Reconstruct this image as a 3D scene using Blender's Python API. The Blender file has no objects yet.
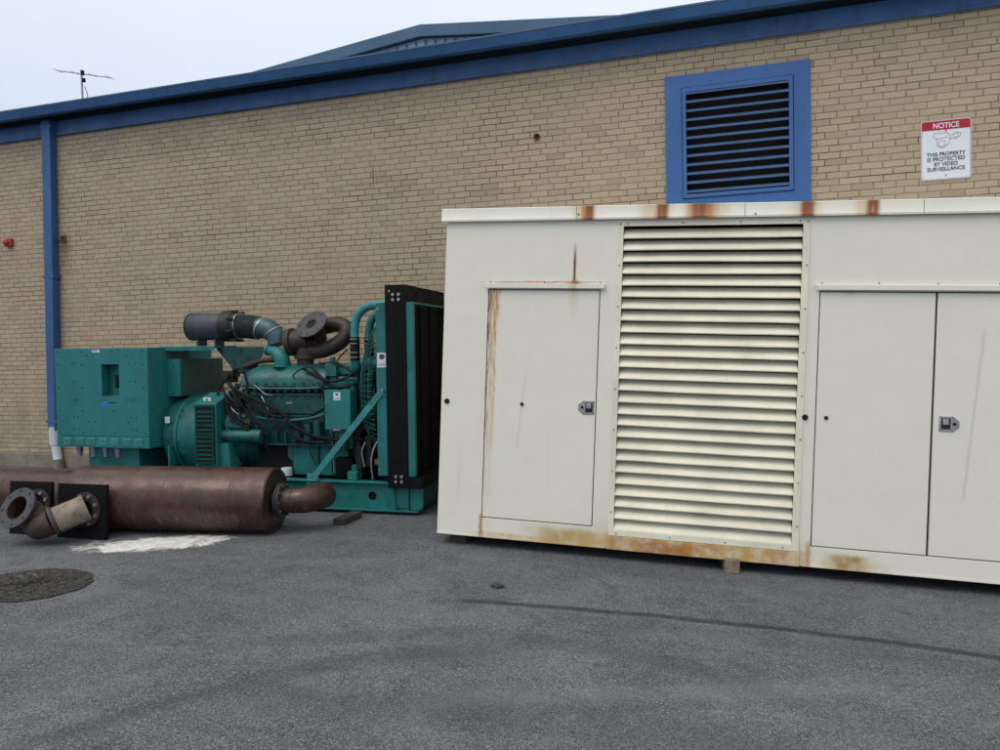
import bpy, bmesh, math, random
from mathutils import Vector, Matrix
random.seed(7)
S = bpy.context.scene
C = bpy.data.collections.new('yard'); S.collection.children.link(C)
PI = math.pi

# ---------------------------------------------------------------- ground profile
def _ss(a, b, x):
    t = min(1, max(0, (x-a)/(b-a))); return t*t*(3-2*t)
def _slope(X): return (.008+.040*_ss(-3.3, -2.3, X))*(1-_ss(4, 7, X))*_ss(-9, -7, X)
_GX, _GZ = [], []
_z = 0.0; _x = -9.0
while _x < 8: _z -= _slope(_x)*.05; _GX.append(_x); _GZ.append(_z); _x += .05
def g(X):
    if X <= _GX[0]: return 0.0
    if X >= _GX[-1]: return _GZ[-1]
    i = int((X-_GX[0])/.05); i = min(i, len(_GX)-2); t = (X-_GX[i])/.05
    return _GZ[i]*(1-t)+_GZ[i+1]*t

# ---------------------------------------------------------------- materials
class NT:
    """small helper around a node tree"""
    def __init__(s, name, rough=.6, metal=0.0, spec=.4):
        s.m = bpy.data.materials.new(name); s.m.use_nodes = True
        s.t = s.m.node_tree; s.b = s.t.nodes['Principled BSDF']
        s.b.inputs['Roughness'].default_value = rough
        s.b.inputs['Metallic'].default_value = metal
        s.b.inputs['Specular IOR Level'].default_value = spec
        s.tc = s.t.nodes.new('ShaderNodeTexCoord')
        s._sep = None
    def n(s, kind, **kw):
        nd = s.t.nodes.new(kind)
        for k, v in kw.items(): setattr(nd, k, v)
        return nd
    def put(s, sock, v):
        if isinstance(v, bpy.types.NodeSocket): s.t.links.new(v, sock)
        else:
            if hasattr(sock.default_value, '__len__') and isinstance(v, (tuple, list)) and len(sock.default_value) == 4 and len(v) == 3: v = (*v, 1)
            sock.default_value = v
    def obj(s): return s.tc.outputs['Object']
    def sep(s):
        if s._sep is None:
            s._sep = s.n('ShaderNodeSeparateXYZ'); s.put(s._sep.inputs[0], s.obj())
        return s._sep.outputs
    def math(s, op, a, b=None, c=None, clamp=False):
        nd = s.n('ShaderNodeMath', operation=op, use_clamp=clamp)
        s.put(nd.inputs[0], a)
        if b is not None: s.put(nd.inputs[1], b)
        if c is not None: s.put(nd.inputs[2], c)
        return nd.outputs[0]
    def ramp(s, v, a, b, lo=0.0, hi=1.0):
        nd = s.n('ShaderNodeMapRange', interpolation_type='SMOOTHSTEP')
        s.put(nd.inputs['Value'], v); nd.inputs['From Min'].default_value = a; nd.inputs['From Max'].default_value = b
        nd.inputs['To Min'].default_value = lo; nd.inputs['To Max'].default_value = hi
        return nd.outputs[0]
    def noise(s, scale, detail=4, rough=.55, vec=None, stretch=None, dist=0.0):
        nd = s.n('ShaderNodeTexNoise'); nd.inputs['Scale'].default_value = scale
        nd.inputs['Detail'].default_value = detail; nd.inputs['Roughness'].default_value = rough; nd.inputs['Distortion'].default_value = dist
        v = vec or s.obj()
        if stretch:
            mp = s.n('ShaderNodeMapping'); mp.inputs['Scale'].default_value = stretch; s.put(mp.inputs[0], v); v = mp.outputs[0]
        s.put(nd.inputs['Vector'], v)
        return nd.outputs['Fac']
    def vor(s, scale, feature='F1', out='Distance', vec=None, rand=1.0):
        nd = s.n('ShaderNodeTexVoronoi', feature=feature); nd.inputs['Scale'].default_value = scale
        nd.inputs['Randomness'].default_value = rand
        s.put(nd.inputs['Vector'], vec or s.obj()); return nd.outputs[out]
    def mix(s, f, a, b, mode='MIX'):
        nd = s.n('ShaderNodeMix', data_type='RGBA', blend_type=mode)
        s.put(nd.inputs[0], f); s.put(nd.inputs[6], a); s.put(nd.inputs[7], b); return nd.outputs[2]
    def color(s, v): s.put(s.b.inputs['Base Color'], v)
    def rough(s, v): s.put(s.b.inputs['Roughness'], v)
    def bump(s, h, strength=.3, dist=.01):
        nd = s.n('ShaderNodeBump'); nd.inputs['Strength'].default_value = strength; nd.inputs['Distance'].default_value = dist
        s.put(nd.inputs['Height'], h); s.t.links.new(nd.outputs[0], s.b.inputs['Normal'])

def weathered(name, col, dirt=(.05, .045, .04), amt=.35, rough=.5, metal=0.0, scale=6, bump=.15, streak=.25, rand=.12):
    """paint or metal with uneven dirt, faint vertical runs and uneven gloss"""
    k = NT(name, rough, metal)
    a = k.noise(scale, 6, .65); a = k.ramp(a, .46, .74)
    b = k.noise(14, 4, .6, stretch=(1, 1, .08)); b = k.ramp(b, .52, .75)
    f = k.math('ADD', k.math('MULTIPLY', a, amt), k.math('MULTIPLY', b, streak), clamp=True)
    c2 = tuple(min(1, x*(1+rand*1.5)) for x in col)
    chips = k.math('MULTIPLY', k.ramp(k.noise(38, 5, .7), .60, .66), k.ramp(k.noise(4.5, 4, .6), .46, .62, 0, .75*min(1, amt*2)))
    f = k.math('ADD', f, chips, clamp=True)
    base = k.mix(k.ramp(k.noise(scale*.35, 3), .35, .65), col, c2)
    k.color(k.mix(f, base, dirt))
    k.rough(k.ramp(k.noise(scale*2.5, 4), .3, .75, max(.05, rough-.12), min(1, rough+.18)))
    if bump: k.bump(k.noise(scale*9, 3), bump, .004)
    return k.m

def plain(name, col, rough=.5, metal=0.0, spec=.4):
    k = NT(name, rough, metal, spec)
    c2 = tuple(x*.95 for x in col)
    k.color(k.mix(k.ramp(k.noise(25, 4), .35, .7), col, c2)); return k.m

RUST, YEL, ORG = (.24, .070, .014), (.52, .36, .12), (.42, .165, .032)
def enclosure_paint(name, base=(.78, .745, .63), extra=()):
    """off white enclosure paint; rust stains sit at fixed places of the cabinet (its own x / z)"""
    k = NT(name, .42); x, y, z = k.sep()
    w = k.noise(7, 5, .6); fine = k.noise(55, 3, .6, stretch=(1, 1, .10))
    c = k.mix(k.ramp(w, .35, .7), base, tuple(v*.97 for v in base))
    big = k.noise(1.2, 3, .5); c = k.mix(k.ramp(big, .4, .7, 0, .30), c, (.70, .69, .60))
    runs = k.noise(9, 4, .6, stretch=(1, 1, .06)); c = k.mix(k.ramp(runs, .60, .80, 0, .20), c, (.42, .40, .31))
    wob = k.math('MULTIPLY', k.math('SUBTRACT', k.noise(11, 4, .6), .5), .09)
    xw = k.math('ADD', x, k.math('MULTIPLY', wob, .7 if not extra else .25))
    # (centre x, half width, top z, bottom z, colour, strength, fades downwards)
    st = [(.430, .042, 2.085, -.25, YEL, .95, 1), (.398, .012, 2.085, .0, RUST, .8, 1), (.455, .008, 2.085, .5, ORG, .7, 1), (.44, .055, 2.085, 1.7, ORG, .9, 1), (.85, .50, 2.152, 2.136, ORG, .85, 0), (1.10, .07, 2.15, 2.125, RUST, .6, 0),
          (1.105, .03, 2.17, 2.08, ORG, .6, 0), (1.11, .035, 2.08, 1.80, YEL, .5, 1), (.385, .02, .20, .0, ORG, .8, 0),
          (1.12, .20, .12, -.03, (.30, .15, .05), .7, 0), (1.05, .30, .15, -.03, YEL, .6, 0), (.80, .5, .05, -.03, YEL, .7, 0), (1.30, .22, .13, -.03, YEL, .75, 0), (2.16, .78, .22, -.06, (.50, .33, .10), 1.0, 0),
          (1.95, .42, .12, -.06, ORG, .55, 0), (1.90, .22, .09, -.03, (.24, .10, .035), .7, 0), (1.52, .08, .14, -.02, ORG, .65, 0), (2.74, .10, .16, -.02, ORG, .70, 0),
          (2.90, .06, .12, -.02, YEL, .7, 0), (3.22, .19, .12, -.01, YEL, .7, 0), (3.24, .12, .11, .0, (.26, .12, .04), .7, 0), (3.35, .2, .08, -.01, YEL, .3, 0),
          (2.96, .02, .20, 0, ORG, .6, 0), (3.18, .05, 2.09, 2.02, YEL, .30, 1)]
    for cx, hw, zt, zb, col, s_, fade in sorted(list(st)+list(extra), key=lambda q: (YEL, ORG, RUST).index(q[4]) if q[4] in (YEL, ORG, RUST) else 0):
        m = k.ramp(k.math('ABSOLUTE', k.math('SUBTRACT', xw, cx)), hw*.45, hw*1.25, 1, 0)
        h = zt-zb; zz = k.math('ADD', z, k.math('MULTIPLY', wob, .35))
        if fade: v = k.math('MULTIPLY', k.ramp(z, zt+.003, zt-.004, 0, 1) if False else k.ramp(z, zt-.004, zt+.003, 1, 0), k.ramp(z, zb, zt, 0, 1))
        else: v = k.math('MULTIPLY', k.ramp(zz, zt-.25*h, zt+.15*h, 1, 0), k.ramp(zz, zb-.01, zb+.01, 0, 1))
        tex = k.ramp(fine, .38, .60, .25, 1) if fade else (k.ramp(k.noise(40, 4, .6, stretch=(1, 1, .12)), .28, .55, .72, 1) if zt > 2.7 else k.ramp(k.noise(9, 5, .65), .30, .60, .40, 1))
        f = k.math('MULTIPLY', k.math('MULTIPLY', m, v), k.math('MULTIPLY', tex, s_))
        c = k.mix(f, c, col)
    # vertical crack above the left door, bleeding rust
    dx = k.math('ABSOLUTE', k.math('SUBTRACT', x, 1.107))
    vz = k.math('MULTIPLY', k.ramp(z, 2.14, 2.17, 0, 1), k.ramp(z, 2.30, 2.50, 1, 0))
    c = k.mix(k.math('MULTIPLY', k.math('MULTIPLY', k.ramp(dx, .004, .022, 1, 0), vz), .75), c, ORG)
    c = k.mix(k.math('MULTIPLY', k.ramp(dx, .003, .008, 1, 0), vz), c, (.035, .02, .012))
    # faint scrape running down the right door and the left door
    for (x0, z0, x1, z1, s_) in ((4.085, 1.85, 3.985, .55, .20), (.735, 1.45, .67, .72, .14)):
        t = k.math('MULTIPLY', k.math('SUBTRACT', z, z0), (x1-x0)/(z1-z0))
        d = k.math('ABSOLUTE', k.math('SUBTRACT', k.math('SUBTRACT', k.math('ADD', x, k.math('MULTIPLY', wob, .12)), x0), t))
        v = k.math('MULTIPLY', k.ramp(z, z1, z1+.08, 0, 1), k.ramp(z, z0-.1, z0, 1, 0))
        c = k.mix(k.math('MULTIPLY', k.math('MULTIPLY', k.ramp(d, .002, .016, 1, 0), v), s_), c, (.12, .12, .10))
    spots = k.ramp(k.vor(9), .0, .035, 1, 0)
    c = k.mix(k.math('MULTIPLY', spots, k.ramp(k.noise(3, 2), .55, .65, 0, .6)), c, (.10, .09, .07))
    k.color(c); k.rough(k.ramp(w, .3, .7, .34, .52))
    hgt = k.math('ADD', k.math('MULTIPLY', k.noise(1.3, 2, .45), 3.2), k.math('MULTIPLY', k.noise(60, 3), .05))
    k.bump(hgt, .22, .02)
    return k.m

def brick_material():
    k = NT('tan_brick', .82, 0, .25)
    x, y, z = k.sep()
    row = k.math('FLOOR', k.math('DIVIDE', z, .0677))
    wn = k.n('ShaderNodeTexWhiteNoise', noise_dimensions='1D'); k.put(wn.inputs['W'], row)
    xs_ = k.math('ADD', x, k.math('MULTIPLY', wn.outputs['Value'], .075))
    cb = k.n('ShaderNodeCombineXYZ'); k.put(cb.inputs[0], xs_); k.put(cb.inputs[1], z)
    bt = k.n('ShaderNodeTexBrick'); bt.offset = .5; bt.squash = 1.0
    wv = k.noise(2.2, 3); wb = k.n('ShaderNodeVectorMath', operation='SCALE')
    nz = k.n('ShaderNodeTexNoise'); nz.inputs['Scale'].default_value = 5.0; k.put(nz.inputs['Vector'], k.obj())
    sb = k.n('ShaderNodeVectorMath', operation='SUBTRACT'); k.put(sb.inputs[0], nz.outputs['Color']); sb.inputs[1].default_value = (.5, .5, .5)
    k.put(wb.inputs[0], sb.outputs[0]); wb.inputs['Scale'].default_value = .012
    ad = k.n('ShaderNodeVectorMath', operation='ADD'); k.put(ad.inputs[0], cb.outputs[0]); k.put(ad.inputs[1], wb.outputs[0])
    k.put(bt.inputs['Vector'], ad.outputs[0])
    bt.inputs['Scale'].default_value = 1; bt.inputs['Brick Width'].default_value = .2032; bt.inputs['Row Height'].default_value = .0677
    bt.inputs['Mortar Size'].default_value = .0060; bt.inputs['Mortar Smooth'].default_value = .25; bt.inputs['Bias'].default_value = 0
    k.put(bt.inputs['Color1'], (0, 0, 0)); k.put(bt.inputs['Color2'], (1, 1, 1)); k.put(bt.inputs['Mortar'], (.5, .5, .5))
    rnd = k.n('ShaderNodeSeparateColor'); k.put(rnd.inputs[0], bt.outputs['Color'])
    r = rnd.outputs[0]
    cr = k.n('ShaderNodeValToRGB'); e = cr.color_ramp.elements
    e[0].position = 0; e[0].color = (.365, .285, .192, 1); e[1].position = 1; e[1].color = (.485, .385, .262, 1)
    for p, col in ((.12, (.425, .328, .225, 1)), (.45, (.455, .358, .245, 1)), (.62, (.45, .345, .240, 1)), (.85, (.465, .372, .255, 1))):
        q = e.new(p); q.color = col
    k.put(cr.inputs[0], r)
    c = k.mix(k.ramp(k.noise(60, 5, .7), .35, .7, 0, .42), cr.outputs[0], (.30, .25, .18))
    c = k.mix(k.ramp(k.noise(.9, 4, .6), .38, .72, 0, .28), c, (.33, .285, .215))
    c = k.mix(k.ramp(k.noise(3.0, 5, .65, stretch=(1, 1, .25)), .52, .78, 0, .22), c, (.26, .225, .17))
    # mortar: mostly the colour of the brick, washed out dark in places
    op = k.ramp(k.noise(1.6, 6, .75, stretch=(.6, 1, 1.5)), .40, .64)
    mort = k.mix(op, (.26, .21, .145), (.092, .072, .050))
    mort = k.mix(k.ramp(k.noise(26, 3, .6), .48, .62, 0, .5), mort, (.25, .205, .15))
    c = k.mix(bt.outputs['Fac'], c, mort)
    # opened joints (dark lines) in a few courses
    def joint(x0, x1, z0, half=.006, s_=.9, vert=False):
        a, b = (z, x) if not vert else (x, z)
        d = k.ramp(k.math('ABSOLUTE', k.math('SUBTRACT', a, z0)), half*.6, half*1.4, 1, 0)
        v = k.math('MULTIPLY', k.ramp(b, x0, x0+.08, 0, 1), k.ramp(b, x1-.08, x1, 1, 0))
        return k.math('MULTIPLY', k.math('MULTIPLY', d, v), s_)
    Rw = .0677
    for (a, b, n) in ((-8.9, -5.9, 64), (-8.2, -6.2, 57), (-7.6, -6.6, 55), (-5.0, -4.3, 52), (-6.9, -5.2, 47), (-4.2, -3.2, 60), (1.0, 1.7, 48), (-3.6, -2.2, 43)):
        c = k.mix(k.math('MULTIPLY', joint(a, b, n*Rw, .006, .6), k.ramp(k.noise(14, 2), .35, .5)), c, (.045, .037, .03))
    c = k.mix(joint(3.56, 3.9, -4.265, .006, .8, True), c, (.04, .033, .028))
    # rusty stain under the old bracket beside the downpipe, darker mottling low down
    dd = k.math('ABSOLUTE', k.math('SUBTRACT', x, -9.17))
    f = k.math('MULTIPLY', k.ramp(dd, .02, .13, 1, 0), k.math('MULTIPLY', k.ramp(z, 2.7, 3.25, 0, 1), k.ramp(z, 3.3, 3.4, 1, 0)))
    c = k.mix(k.math('MULTIPLY', f, .55), c, (.13, .085, .05))
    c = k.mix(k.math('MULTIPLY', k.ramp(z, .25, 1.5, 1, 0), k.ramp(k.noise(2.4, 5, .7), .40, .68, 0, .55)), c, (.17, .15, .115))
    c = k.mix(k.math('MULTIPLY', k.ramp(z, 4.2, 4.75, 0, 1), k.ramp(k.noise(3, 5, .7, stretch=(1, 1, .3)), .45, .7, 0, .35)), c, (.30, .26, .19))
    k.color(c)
    h = k.math('ADD', k.math('MULTIPLY', bt.outputs['Fac'], -1.0), k.math('ADD', k.math('MULTIPLY', k.noise(90, 4, .6), .35), k.math('MULTIPLY', r, .25)))
    k.bump(h, .6, .006)
    return k.m

def asphalt_material():
    k = NT('worn_asphalt', .85, 0, .3)
    x, y, z = k.sep()
    c = k.mix(k.ramp(k.noise(.8, 6, .65, dist=.6), .38, .62), (.074, .079, .086), (.132, .139, .148))
    c = k.mix(k.ramp(k.noise(3.2, 5, .65, dist=1.0), .46, .68, 0, .8), c, (.050, .053, .058))
    c = k.mix(k.ramp(k.noise(2.1, 6, .7, stretch=(.35, 1.6, 1)), .50, .70, 0, .6), c, (.15, .157, .17))
    # stone chippings of two sizes
    st = k.n('ShaderNodeTexVoronoi', feature='F1'); st.inputs['Scale'].default_value = 100; k.put(st.inputs['Vector'], k.obj())
    sc = k.n('ShaderNodeSeparateColor'); k.put(sc.inputs[0], st.outputs['Color'])
    chip = k.math('MULTIPLY', k.ramp(st.outputs['Distance'], .25, .45, 1, 0), k.ramp(sc.outputs[0], .50, .66))
    c = k.mix(k.math('MULTIPLY', chip, k.ramp(k.noise(2.5, 3), .25, .7, .65, 1.0)), c, (.38, .38, .375))
    dark = k.math('MULTIPLY', k.ramp(st.outputs['Distance'], .2, .5, 1, 0), k.ramp(sc.outputs[1], .50, .68))
    c = k.mix(k.math('MULTIPLY', dark, .9), c, (.022, .023, .024))
    st2 = k.n('ShaderNodeTexVoronoi', feature='F1'); st2.inputs['Scale'].default_value = 38; k.put(st2.inputs['Vector'], k.obj())
    sc2 = k.n('ShaderNodeSeparateColor'); k.put(sc2.inputs[0], st2.outputs['Color'])
    big = k.math('MULTIPLY', k.ramp(st2.outputs['Distance'], .15, .32, 1, 0), k.ramp(sc2.outputs[2], .80, .9))
    c = k.mix(k.math('MULTIPLY', big, .7), c, (.31, .30, .285))
    gr1 = k.noise(160, 3, .75); gr2 = k.noise(62, 4, .8)
    c = k.mix(k.ramp(gr1, .52, .66, 0, .75), c, (.30, .307, .316)); c = k.mix(k.ramp(gr1, .48, .38, 0, .9), c, (.022, .023, .026))
    c = k.mix(k.ramp(gr2, .52, .64, 0, .45), c, (.19, .196, .203)); c = k.mix(k.ramp(gr2, .48, .37, 0, .65), c, (.030, .031, .035))
    # rubber marks: y = a x^2 + b x + c
    wob = k.math('MULTIPLY', k.math('SUBTRACT', k.noise(3.5, 4), .5), .06)
    def arc(a, b, c0, x0, x1, hw, s_, col):
        q = k.math('ADD', k.math('MULTIPLY', k.math('MULTIPLY', x, x), a), k.math('ADD', k.math('MULTIPLY', x, b), c0))
        d = k.math('ABSOLUTE', k.math('ADD', k.math('SUBTRACT', y, q), wob))
        v = k.math('MULTIPLY', k.ramp(x, x0, x0+.35, 0, 1), k.ramp(x, x1-.6, x1, 1, 0))
        f = k.math('MULTIPLY', k.ramp(d, hw*.4, hw*1.5, 1, 0), v)
        f = k.math('MULTIPLY', f, k.ramp(k.noise(8, 5, .7), .25, .6, s_*.55, s_))
        return k.mix(f, cc[0], col)
    cc = [c]
    cc[0] = arc(-.0417, .0652, 4.894, -2.0, 6.0, .036, .92, (.026, .028, .032))
    cc[0] = arc(-.030, .04, 4.70, -1.3, 2.5, .09, .22, (.045, .046, .05))
    cc[0] = arc(-.5034, -1.1136, 3.3697, -3.2, -.9, .12, .45, (.042, .045, .052))
    cc[0] = arc(-.215, -.391, 4.037, -2.9, .6, .10, .34, (.045, .048, .055))
    cc[0] = arc(-.12, -.10, 3.35, -2.4, 1.6, .16, .32, (.045, .048, .055))
    cc[0] = arc(.10, 1.15, 8.65, -5.4, -3.3, .035, .40, (.19, .19, .19))
    cc[0] = arc(.02, .45, 3.95, -1.6, 0.9, .10, .28, (.19, .19, .19))
    c = cc[0]
    # damp oil patch and sparse cracks
    cells = k.n('ShaderNodeTexVoronoi', feature='DISTANCE_TO_EDGE'); cells.inputs['Scale'].default_value = .55
    wv = k.n('ShaderNodeTexNoise'); wv.inputs['Scale'].default_value = 3.0; wv.inputs['Detail'].default_value = 6; k.put(wv.inputs['Vector'], k.obj())
    mx = k.n('ShaderNodeVectorMath', operation='MULTIPLY_ADD'); k.put(mx.inputs[0], wv.outputs['Color']); mx.inputs[1].default_value = (.55, .55, 0); k.put(mx.inputs[2], k.obj())
    k.put(cells.inputs['Vector'], mx.outputs[0])
    crk = k.math('MULTIPLY', k.ramp(cells.outputs[0], .0, .006, 1, 0), k.ramp(k.noise(.7, 3), .50, .60))
    c = k.mix(k.math('MULTIPLY', crk, .30), c, (.022, .022, .024))
    # mottled darker brown towards the building
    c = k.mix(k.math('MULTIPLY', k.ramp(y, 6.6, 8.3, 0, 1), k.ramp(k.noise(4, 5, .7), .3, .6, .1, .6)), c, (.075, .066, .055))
    k.color(c)
    k.rough(k.ramp(k.noise(3.2, 5, .65), .4, .7, .72, .92))
    h = k.math('ADD', k.math('MULTIPLY', st.outputs['Distance'], -.6), k.math('ADD', k.math('MULTIPLY', st2.outputs['Distance'], -.35), k.math('MULTIPLY', crk, -.3)))
    k.bump(h, .9, .008)
    return k.m

M = {}
M['brick'] = brick_material(); M['asphalt'] = asphalt_material()
M['white'] = enclosure_paint('off_white_enclosure_paint')
capst = [(1.205, .058, 2.80, 2.60, ORG, 1.0, 0), (1.215, .035, 2.80, 2.60, RUST, 1.0, 0), (1.17, .10, 2.80, 2.60, YEL, .5, 0), (1.79, .055, 2.80, 2.60, RUST, 1.0, 0), (1.74, .14, 2.80, 2.60, YEL, .55, 0),
         (2.09, .12, 2.80, 2.60, ORG, .9, 0), (2.08, .06, 2.80, 2.60, RUST, .9, 0), (2.13, .18, 2.80, 2.60, YEL, .5, 0), (2.86, .055, 2.80, 2.60, RUST, 1.0, 0), (2.85, .12, 2.80, 2.60, YEL, .4, 0), (3.31, .05, 2.80, 2.60, RUST, 1.0, 0), (3.27, .09, 2.80, 2.60, YEL, .5, 0)]
M['cap'] = enclosure_paint('rust_run_enclosure_paint', (.79, .765, .65), capst)
M['slat'] = weathered('cream_louvre_paint', (.70, .665, .52), (.36, .32, .21), .18, .5, 0, 5, .05, .12)
M['inner_dark'] = plain('dark_inside', (.012, .012, .011), .9)
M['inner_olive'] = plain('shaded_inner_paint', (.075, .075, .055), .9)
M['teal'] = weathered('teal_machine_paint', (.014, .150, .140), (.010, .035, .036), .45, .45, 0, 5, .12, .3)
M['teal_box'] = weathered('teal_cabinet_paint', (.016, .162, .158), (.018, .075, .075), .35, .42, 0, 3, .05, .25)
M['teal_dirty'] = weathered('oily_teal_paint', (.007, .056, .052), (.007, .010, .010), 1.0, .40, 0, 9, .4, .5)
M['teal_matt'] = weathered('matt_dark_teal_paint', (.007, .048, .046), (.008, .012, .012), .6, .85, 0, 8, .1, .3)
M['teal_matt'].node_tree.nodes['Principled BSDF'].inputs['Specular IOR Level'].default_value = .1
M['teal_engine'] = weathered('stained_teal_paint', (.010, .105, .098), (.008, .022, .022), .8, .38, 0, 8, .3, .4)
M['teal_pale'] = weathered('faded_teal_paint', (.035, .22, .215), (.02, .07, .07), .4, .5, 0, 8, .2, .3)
M['shaded_side'] = weathered('shaded_side_teal', (.018, .090, .082), (.030, .032, .025), .6, .35, 0, 4, .1, .2)  # box teal darkened to the tone of a side in shade
M['black'] = weathered('black_frame_paint', (.0045, .005, .005), (.016, .014, .012), .25, .6, 0, 6, .1, .2)
M['grime'] = weathered('greasy_black_metal', (.018, .018, .017), (.06, .045, .03), .4, .4, .3, 12, .4, .2)
M['rubber'] = weathered('black_rubber', (.009, .009, .010), (.04, .037, .033), .35, .6, 0, 15, .2, .2)
M['filter'] = weathered('slate_filter_plastic', (.040, .048, .062), (.10, .095, .09), .35, .45, 0, 7, .15, .2)
M['hosedark'] = weathered('dirty_ribbed_hose', (.022, .035, .034), (.10, .10, .09), .55, .55, 0, 14, .3, .3)
M['steel'] = weathered('dull_steel', (.34, .34, .35), (.10, .08, .06), .5, .42, .8, 20, .3, .2)
M['bellows'] = weathered('rusty_bellows_steel', (.40, .35, .29), (.12, .06, .035), .6, .5, .3, 10, .3, .3)
M['latch'] = weathered('latch_steel', (.40, .40, .38), (.14, .14, .14), .35, .38, .85, 30, .2, .1)
M['hosegrey'] = weathered('worn_grey_teal_metal', (.045, .095, .10), (.10, .10, .10), .7, .4, .35, 14, .3, .3)
M['flangegrey'] = weathered('grey_flange_metal', (.058, .055, .060), (.035, .03, .027), .45, .55, .3, 14, .3, .1)
M['exhaust'] = weathered('scaled_brown_exhaust', (.036, .027, .021), (.012, .010, .009), .55, .5, .35, 9, .5, .3)
M['blue'] = weathered('royal_blue_trim_paint', (.030, .098, .235), (.022, .045, .09), .35, .45, 0, 3, .08, .4)
M['blue_bright'] = weathered('bright_blue_frame_paint', (.036, .110, .300), (.030, .08, .19), .25, .48, 0, 3, .08, .25)
M['soffit'] = weathered('soffit_shade_tone', (.010, .022, .036), (.012, .012, .014), .5, .6, 0, 4, .1, .3)  # eave shade is put into this near-black blue
M['slat_blue'] = weathered('dusty_blue_slat_paint', (.050, .105, .225), (.06, .07, .09), .5, .6, 0, 8, .1, .3)
M['hallblue'] = weathered('slate_blue_roof_metal', (.055, .115, .185), (.04, .07, .10), .3, .5, .1, 1, .05, .2)
M['hallwhite'] = weathered('pale_corrugated_metal', (.36, .42, .50), (.14, .17, .21), .3, .5, .2, 2, .1, .3)
M['concrete'] = weathered('stained_concrete', (.21, .185, .145), (.08, .072, .055), .6, .9, 0, 5, .6, .3)
M['signwhite'] = plain('sign_white', (.70, .74, .80), .4); M['signred'] = plain('sign_red', (.38, .012, .03), .4)
M['ink'] = plain('sign_ink', (.06, .05, .075), .5); M['inkred'] = plain('sign_line_red', (.42, .16, .20), .5)
M['label'] = plain('paper_label', (.60, .66, .72), .5)
M['pvc'] = weathered('white_plastic_pipe', (.58, .61, .64), (.25, .24, .21), .3, .4)
M['red'] = weathered('faded_red_plastic', (.36, .035, .025), (.12, .03, .02), .3, .4)
M['rusty'] = weathered('rusty_iron', (.15, .06, .028), (.05, .025, .015), .5, .85, .1, 20, .6, .1)
M['wood'] = weathered('weathered_timber', (.21, .165, .115), (.07, .055, .04), .6, .9, 0, 8, .6, .2)
M['darkwood'] = weathered('dark_timber', (.045, .040, .034), (.02, .018, .016), .5, .9, 0, 8, .6, .2)
M['logo'] = plain('logo_blue', (.04, .16, .55), .4)
M['stone'] = weathered('dark_stone', (.06, .058, .055), (.02, .02, .02), .5, .9, 0, 20, .8, .1)
M['black'].node_tree.nodes['Principled BSDF'].inputs['Specular IOR Level'].default_value = .12
M['exhaust'].node_tree.nodes['Principled BSDF'].inputs['Metallic'].default_value = .1
M['rubber'].node_tree.nodes['Principled BSDF'].inputs['Specular IOR Level'].default_value = .15
def muffler_material():
    k = NT('brown_silencer_paint', .42, .25, .6)
    x, y, z = k.sep()
    c = k.mix(k.ramp(k.noise(3.5, 6, .65), .35, .68), (.044, .018, .012), (.086, .037, .026))
    c = k.mix(k.ramp(k.noise(8, 6, .7), .52, .70, 0, .7), c, (.085, .036, .018))
    c = k.mix(k.ramp(k.noise(2.2, 5, .7), .50, .66, 0, .7), c, (.030, .022, .020))
    runs = k.ramp(k.noise(30, 4, .7, stretch=(1, .25, .12)), .60, .74)
    c = k.mix(k.math('MULTIPLY', runs, .5), c, (.19, .14, .09))
    c = k.mix(k.ramp(k.noise(50, 4, .7), .60, .70, 0, .6), c, (.20, .12, .07))
    low = k.math('MULTIPLY', k.ramp(z, .06, .13, 0, 1), k.ramp(z, .20, .30, 1, 0))
    drip = k.ramp(k.noise(34, 3, .6, stretch=(1, .3, .16), dist=.4), .56, .64)
    c = k.mix(k.math('MULTIPLY', k.math('MULTIPLY', low, drip), k.ramp(k.noise(2.5, 2), .42, .58, 0, .6)), c, (.15, .105, .065))
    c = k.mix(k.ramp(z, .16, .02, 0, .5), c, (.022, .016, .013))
    k.color(c); k.rough(k.ramp(k.noise(5, 5, .6), .35, .7, .24, .55)); k.bump(k.noise(30, 5, .6), .3, .004)
    return k.m
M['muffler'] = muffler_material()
M['exhaust_brown'] = weathered('matte_brown_scale', (.052, .034, .026), (.020, .014, .011), .6, .6, .1, 9, .5, .3)

# ---------------------------------------------------------------- mesh helpers
SPLIT = {'door_backing': 'door_lining', 'vent_slots': 'vent_slot', 'screws': 'screw', 'rivets': 'rivet', 'frame_bolts': 'frame_bolt', 'flange_bolts': 'flange_bolt',
         'clamp_bolts': 'clamp_bolt', 'bolt_holes': 'bolt_hole', 'cross_member': 'cross_beam', 'stiffener': 'stiffener', 'conduit_stub': 'conduit_stub', 'hose_clamp': 'hose_clamp',
         'clip': 'hose_clip', 'oil_filter': 'filter_can', 'fuel_line': 'fuel_line', 'vent_opening': 'vent_opening', 'shroud_bolt': 'shroud_bolt', 'pipe_strap': 'pipe_strap', 'cap_seams': 'cap_seam',
         'studs': 'stud', 'filter_rib': 'filter_rib', 'key_barrel': 'key_barrel', 'junction': 'junction', 'aerial_rods': 'aerial_rod', 'weld_seam': 'weld_seam', 'fixing_screw': 'fixing_screw', 'cabinet_screw': 'cabinet_screw', 'rear_wall': 'rear_wall', 'lining': 'lining', 'pan_rib': 'pan_rib', 'base_rail': 'base_rail'}
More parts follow.
